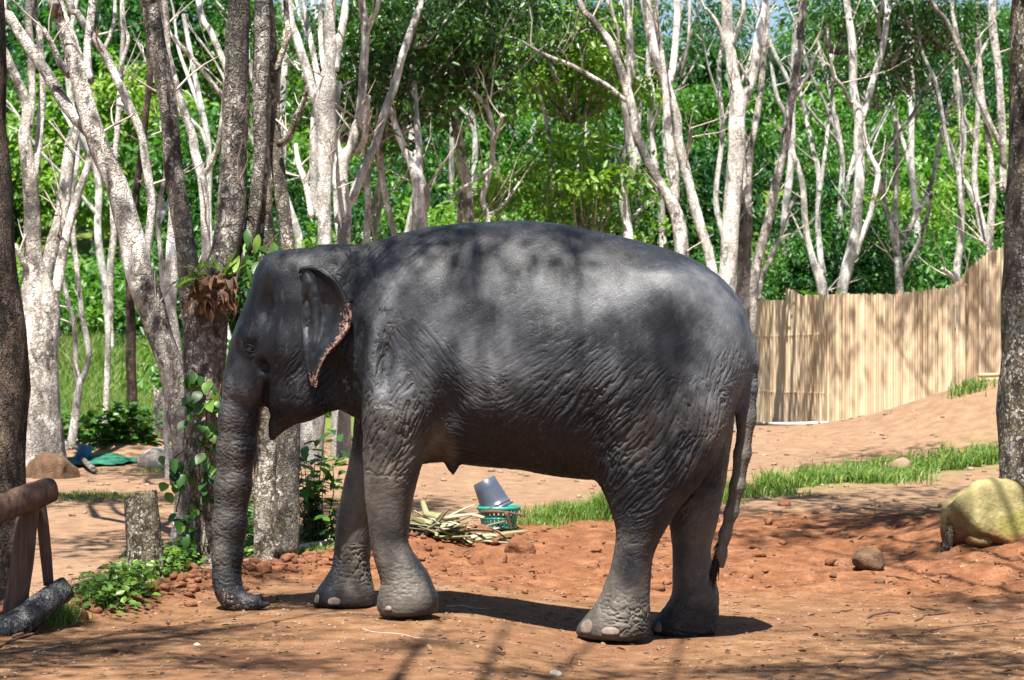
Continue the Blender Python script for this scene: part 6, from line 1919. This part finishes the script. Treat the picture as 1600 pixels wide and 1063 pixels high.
CL = [(430, 884, .065, 'first'), (468, 882, .05, 'x'), (482, 876, .055, 'x'), (492, 880, .06, 'x'), (508, 874, .06, 'x'), (300, 893, .075, 'x'), (262, 905, .05, 'x'), (350, 905, .05, 'x'), (395, 893, .055, 'x'), (240, 925, .06, 'x'), (205, 940, .05, 'x'), (150, 960, .06, 'x'), (125, 965, .065, 'x'), (412, 890, .05, 'x'), (330, 900, .06, 'x')]
for i, (x, y, r, _) in enumerate(CL):
    p = gp(x, y)
    rock('clod', Vector((p.x, p.y, p.z - .01)), (r * .8, r * .75, r * .65), M['clod'], 'rounded red earth clod on the rubble bank by the elephant trunk', 'clod', 80 + i, 'clods on the rubble bank', 3, .3)
for i, (x, y, r, lab) in enumerate([(812, 868, .14, 'biggest red earth clod under the belly, pointed on top'), (776, 880, .09, 'broken red earth clod left of the pointed one'), (845, 872, .05, 'small red earth clod right of the pointed one'), (700, 880, .05, 'small red clod just right of the near front leg'), (745, 884, .07, 'low red clod between the near front leg and the pointed clod')]):
    p = gp(x, y)
    rock('clod', Vector((p.x, p.y, p.z - .02)), (r, r * .8, r * .8), M['clod'], lab, 'clod', 60 + i, None, 3, .35)
# dead leaves
gg = np.random.default_rng(51)
n = 900
X = gg.uniform(-3.6, 4.6, n); Y = 11.8 + 9 * gg.random(n)
P = np.column_stack([X, Y, gzf(X, Y) + .008])
D = gg.normal(size=(n, 3)); D[:, 2] *= .15
N = np.array([0, 0, 1.0]) + gg.normal(size=(n, 3)) * .35
L = gg.uniform(.025, .075, n)
v, f = leaves(P, D, N, L, L * .4, .3, -.1)
tag(link('dead_leaves', MB().add(v, f, np.repeat(gg.random(n) ** 1.6, 6)).mesh('dead_leaves', M['dead'], smooth=False)), 'scattered brown dead leaves on the ground', 'leaves', kind='stuff')
# twigs and bark strips
TW = [(1355, 968, 1405, 962, .011, 'curved bark strip on the ground right of the elephant'), (1430, 972, 1480, 958, .011, 'bark strip right of the curved one'), (1440, 992, 1598, 968, .008, 'long thin dark stick at the right side of the foreground'), (1425, 950, 1470, 955, .009, 'dark bark piece above the long thin stick'),
      (1385, 905, 1470, 914, .009, 'dark bark piece between the round stone and the boulder'), (690, 948, 760, 952, .004, 'thin pale straw behind the near front foot'), (560, 985, 680, 1000, .003, 'thin straw on the foreground ground left of the near front foot'),
      (0, 1015, 60, 985, .014, 'broken bark strip at the foot of the railing'), (20, 1000, 110, 965, .012, 'long bark strip leaning from the railing foot to the bank'), (50, 1020, 95, 1008, .005, 'pale dry blade below the railing'), (1230, 935, 1262, 940, .006, 'small twig right of the tail shadow'), (1300, 960, 1330, 955, .006, 'small twig in the shade right of the tail shadow')]
for i, (x0, y0, x1, y1, r, lab) in enumerate(TW):
    a = gp(x0, y0); b = gp(x1, y1)
    q = [a.lerp(b, t) for t in (0, .25, .5, .75, 1)]
    q = [Vector((c.x + cr_.gauss(0, .012), c.y + cr_.gauss(0, .03), float(gzf(c.x, c.y)) + r * .5 + .02 * math.sin(k * .8) * (i in (0, 8)))) for k, c in enumerate(q)]
    C = catmull(q, .03)
    o = link('twig', MB().add(*tube(C, r * np.linspace(1, .6, len(C)), 7, True, .3, 20, .5)).mesh('twig', M['twig'] if i in (5, 6, 9) else M['darktwig'], a), None, a)
    tag(o, lab, 'twig')
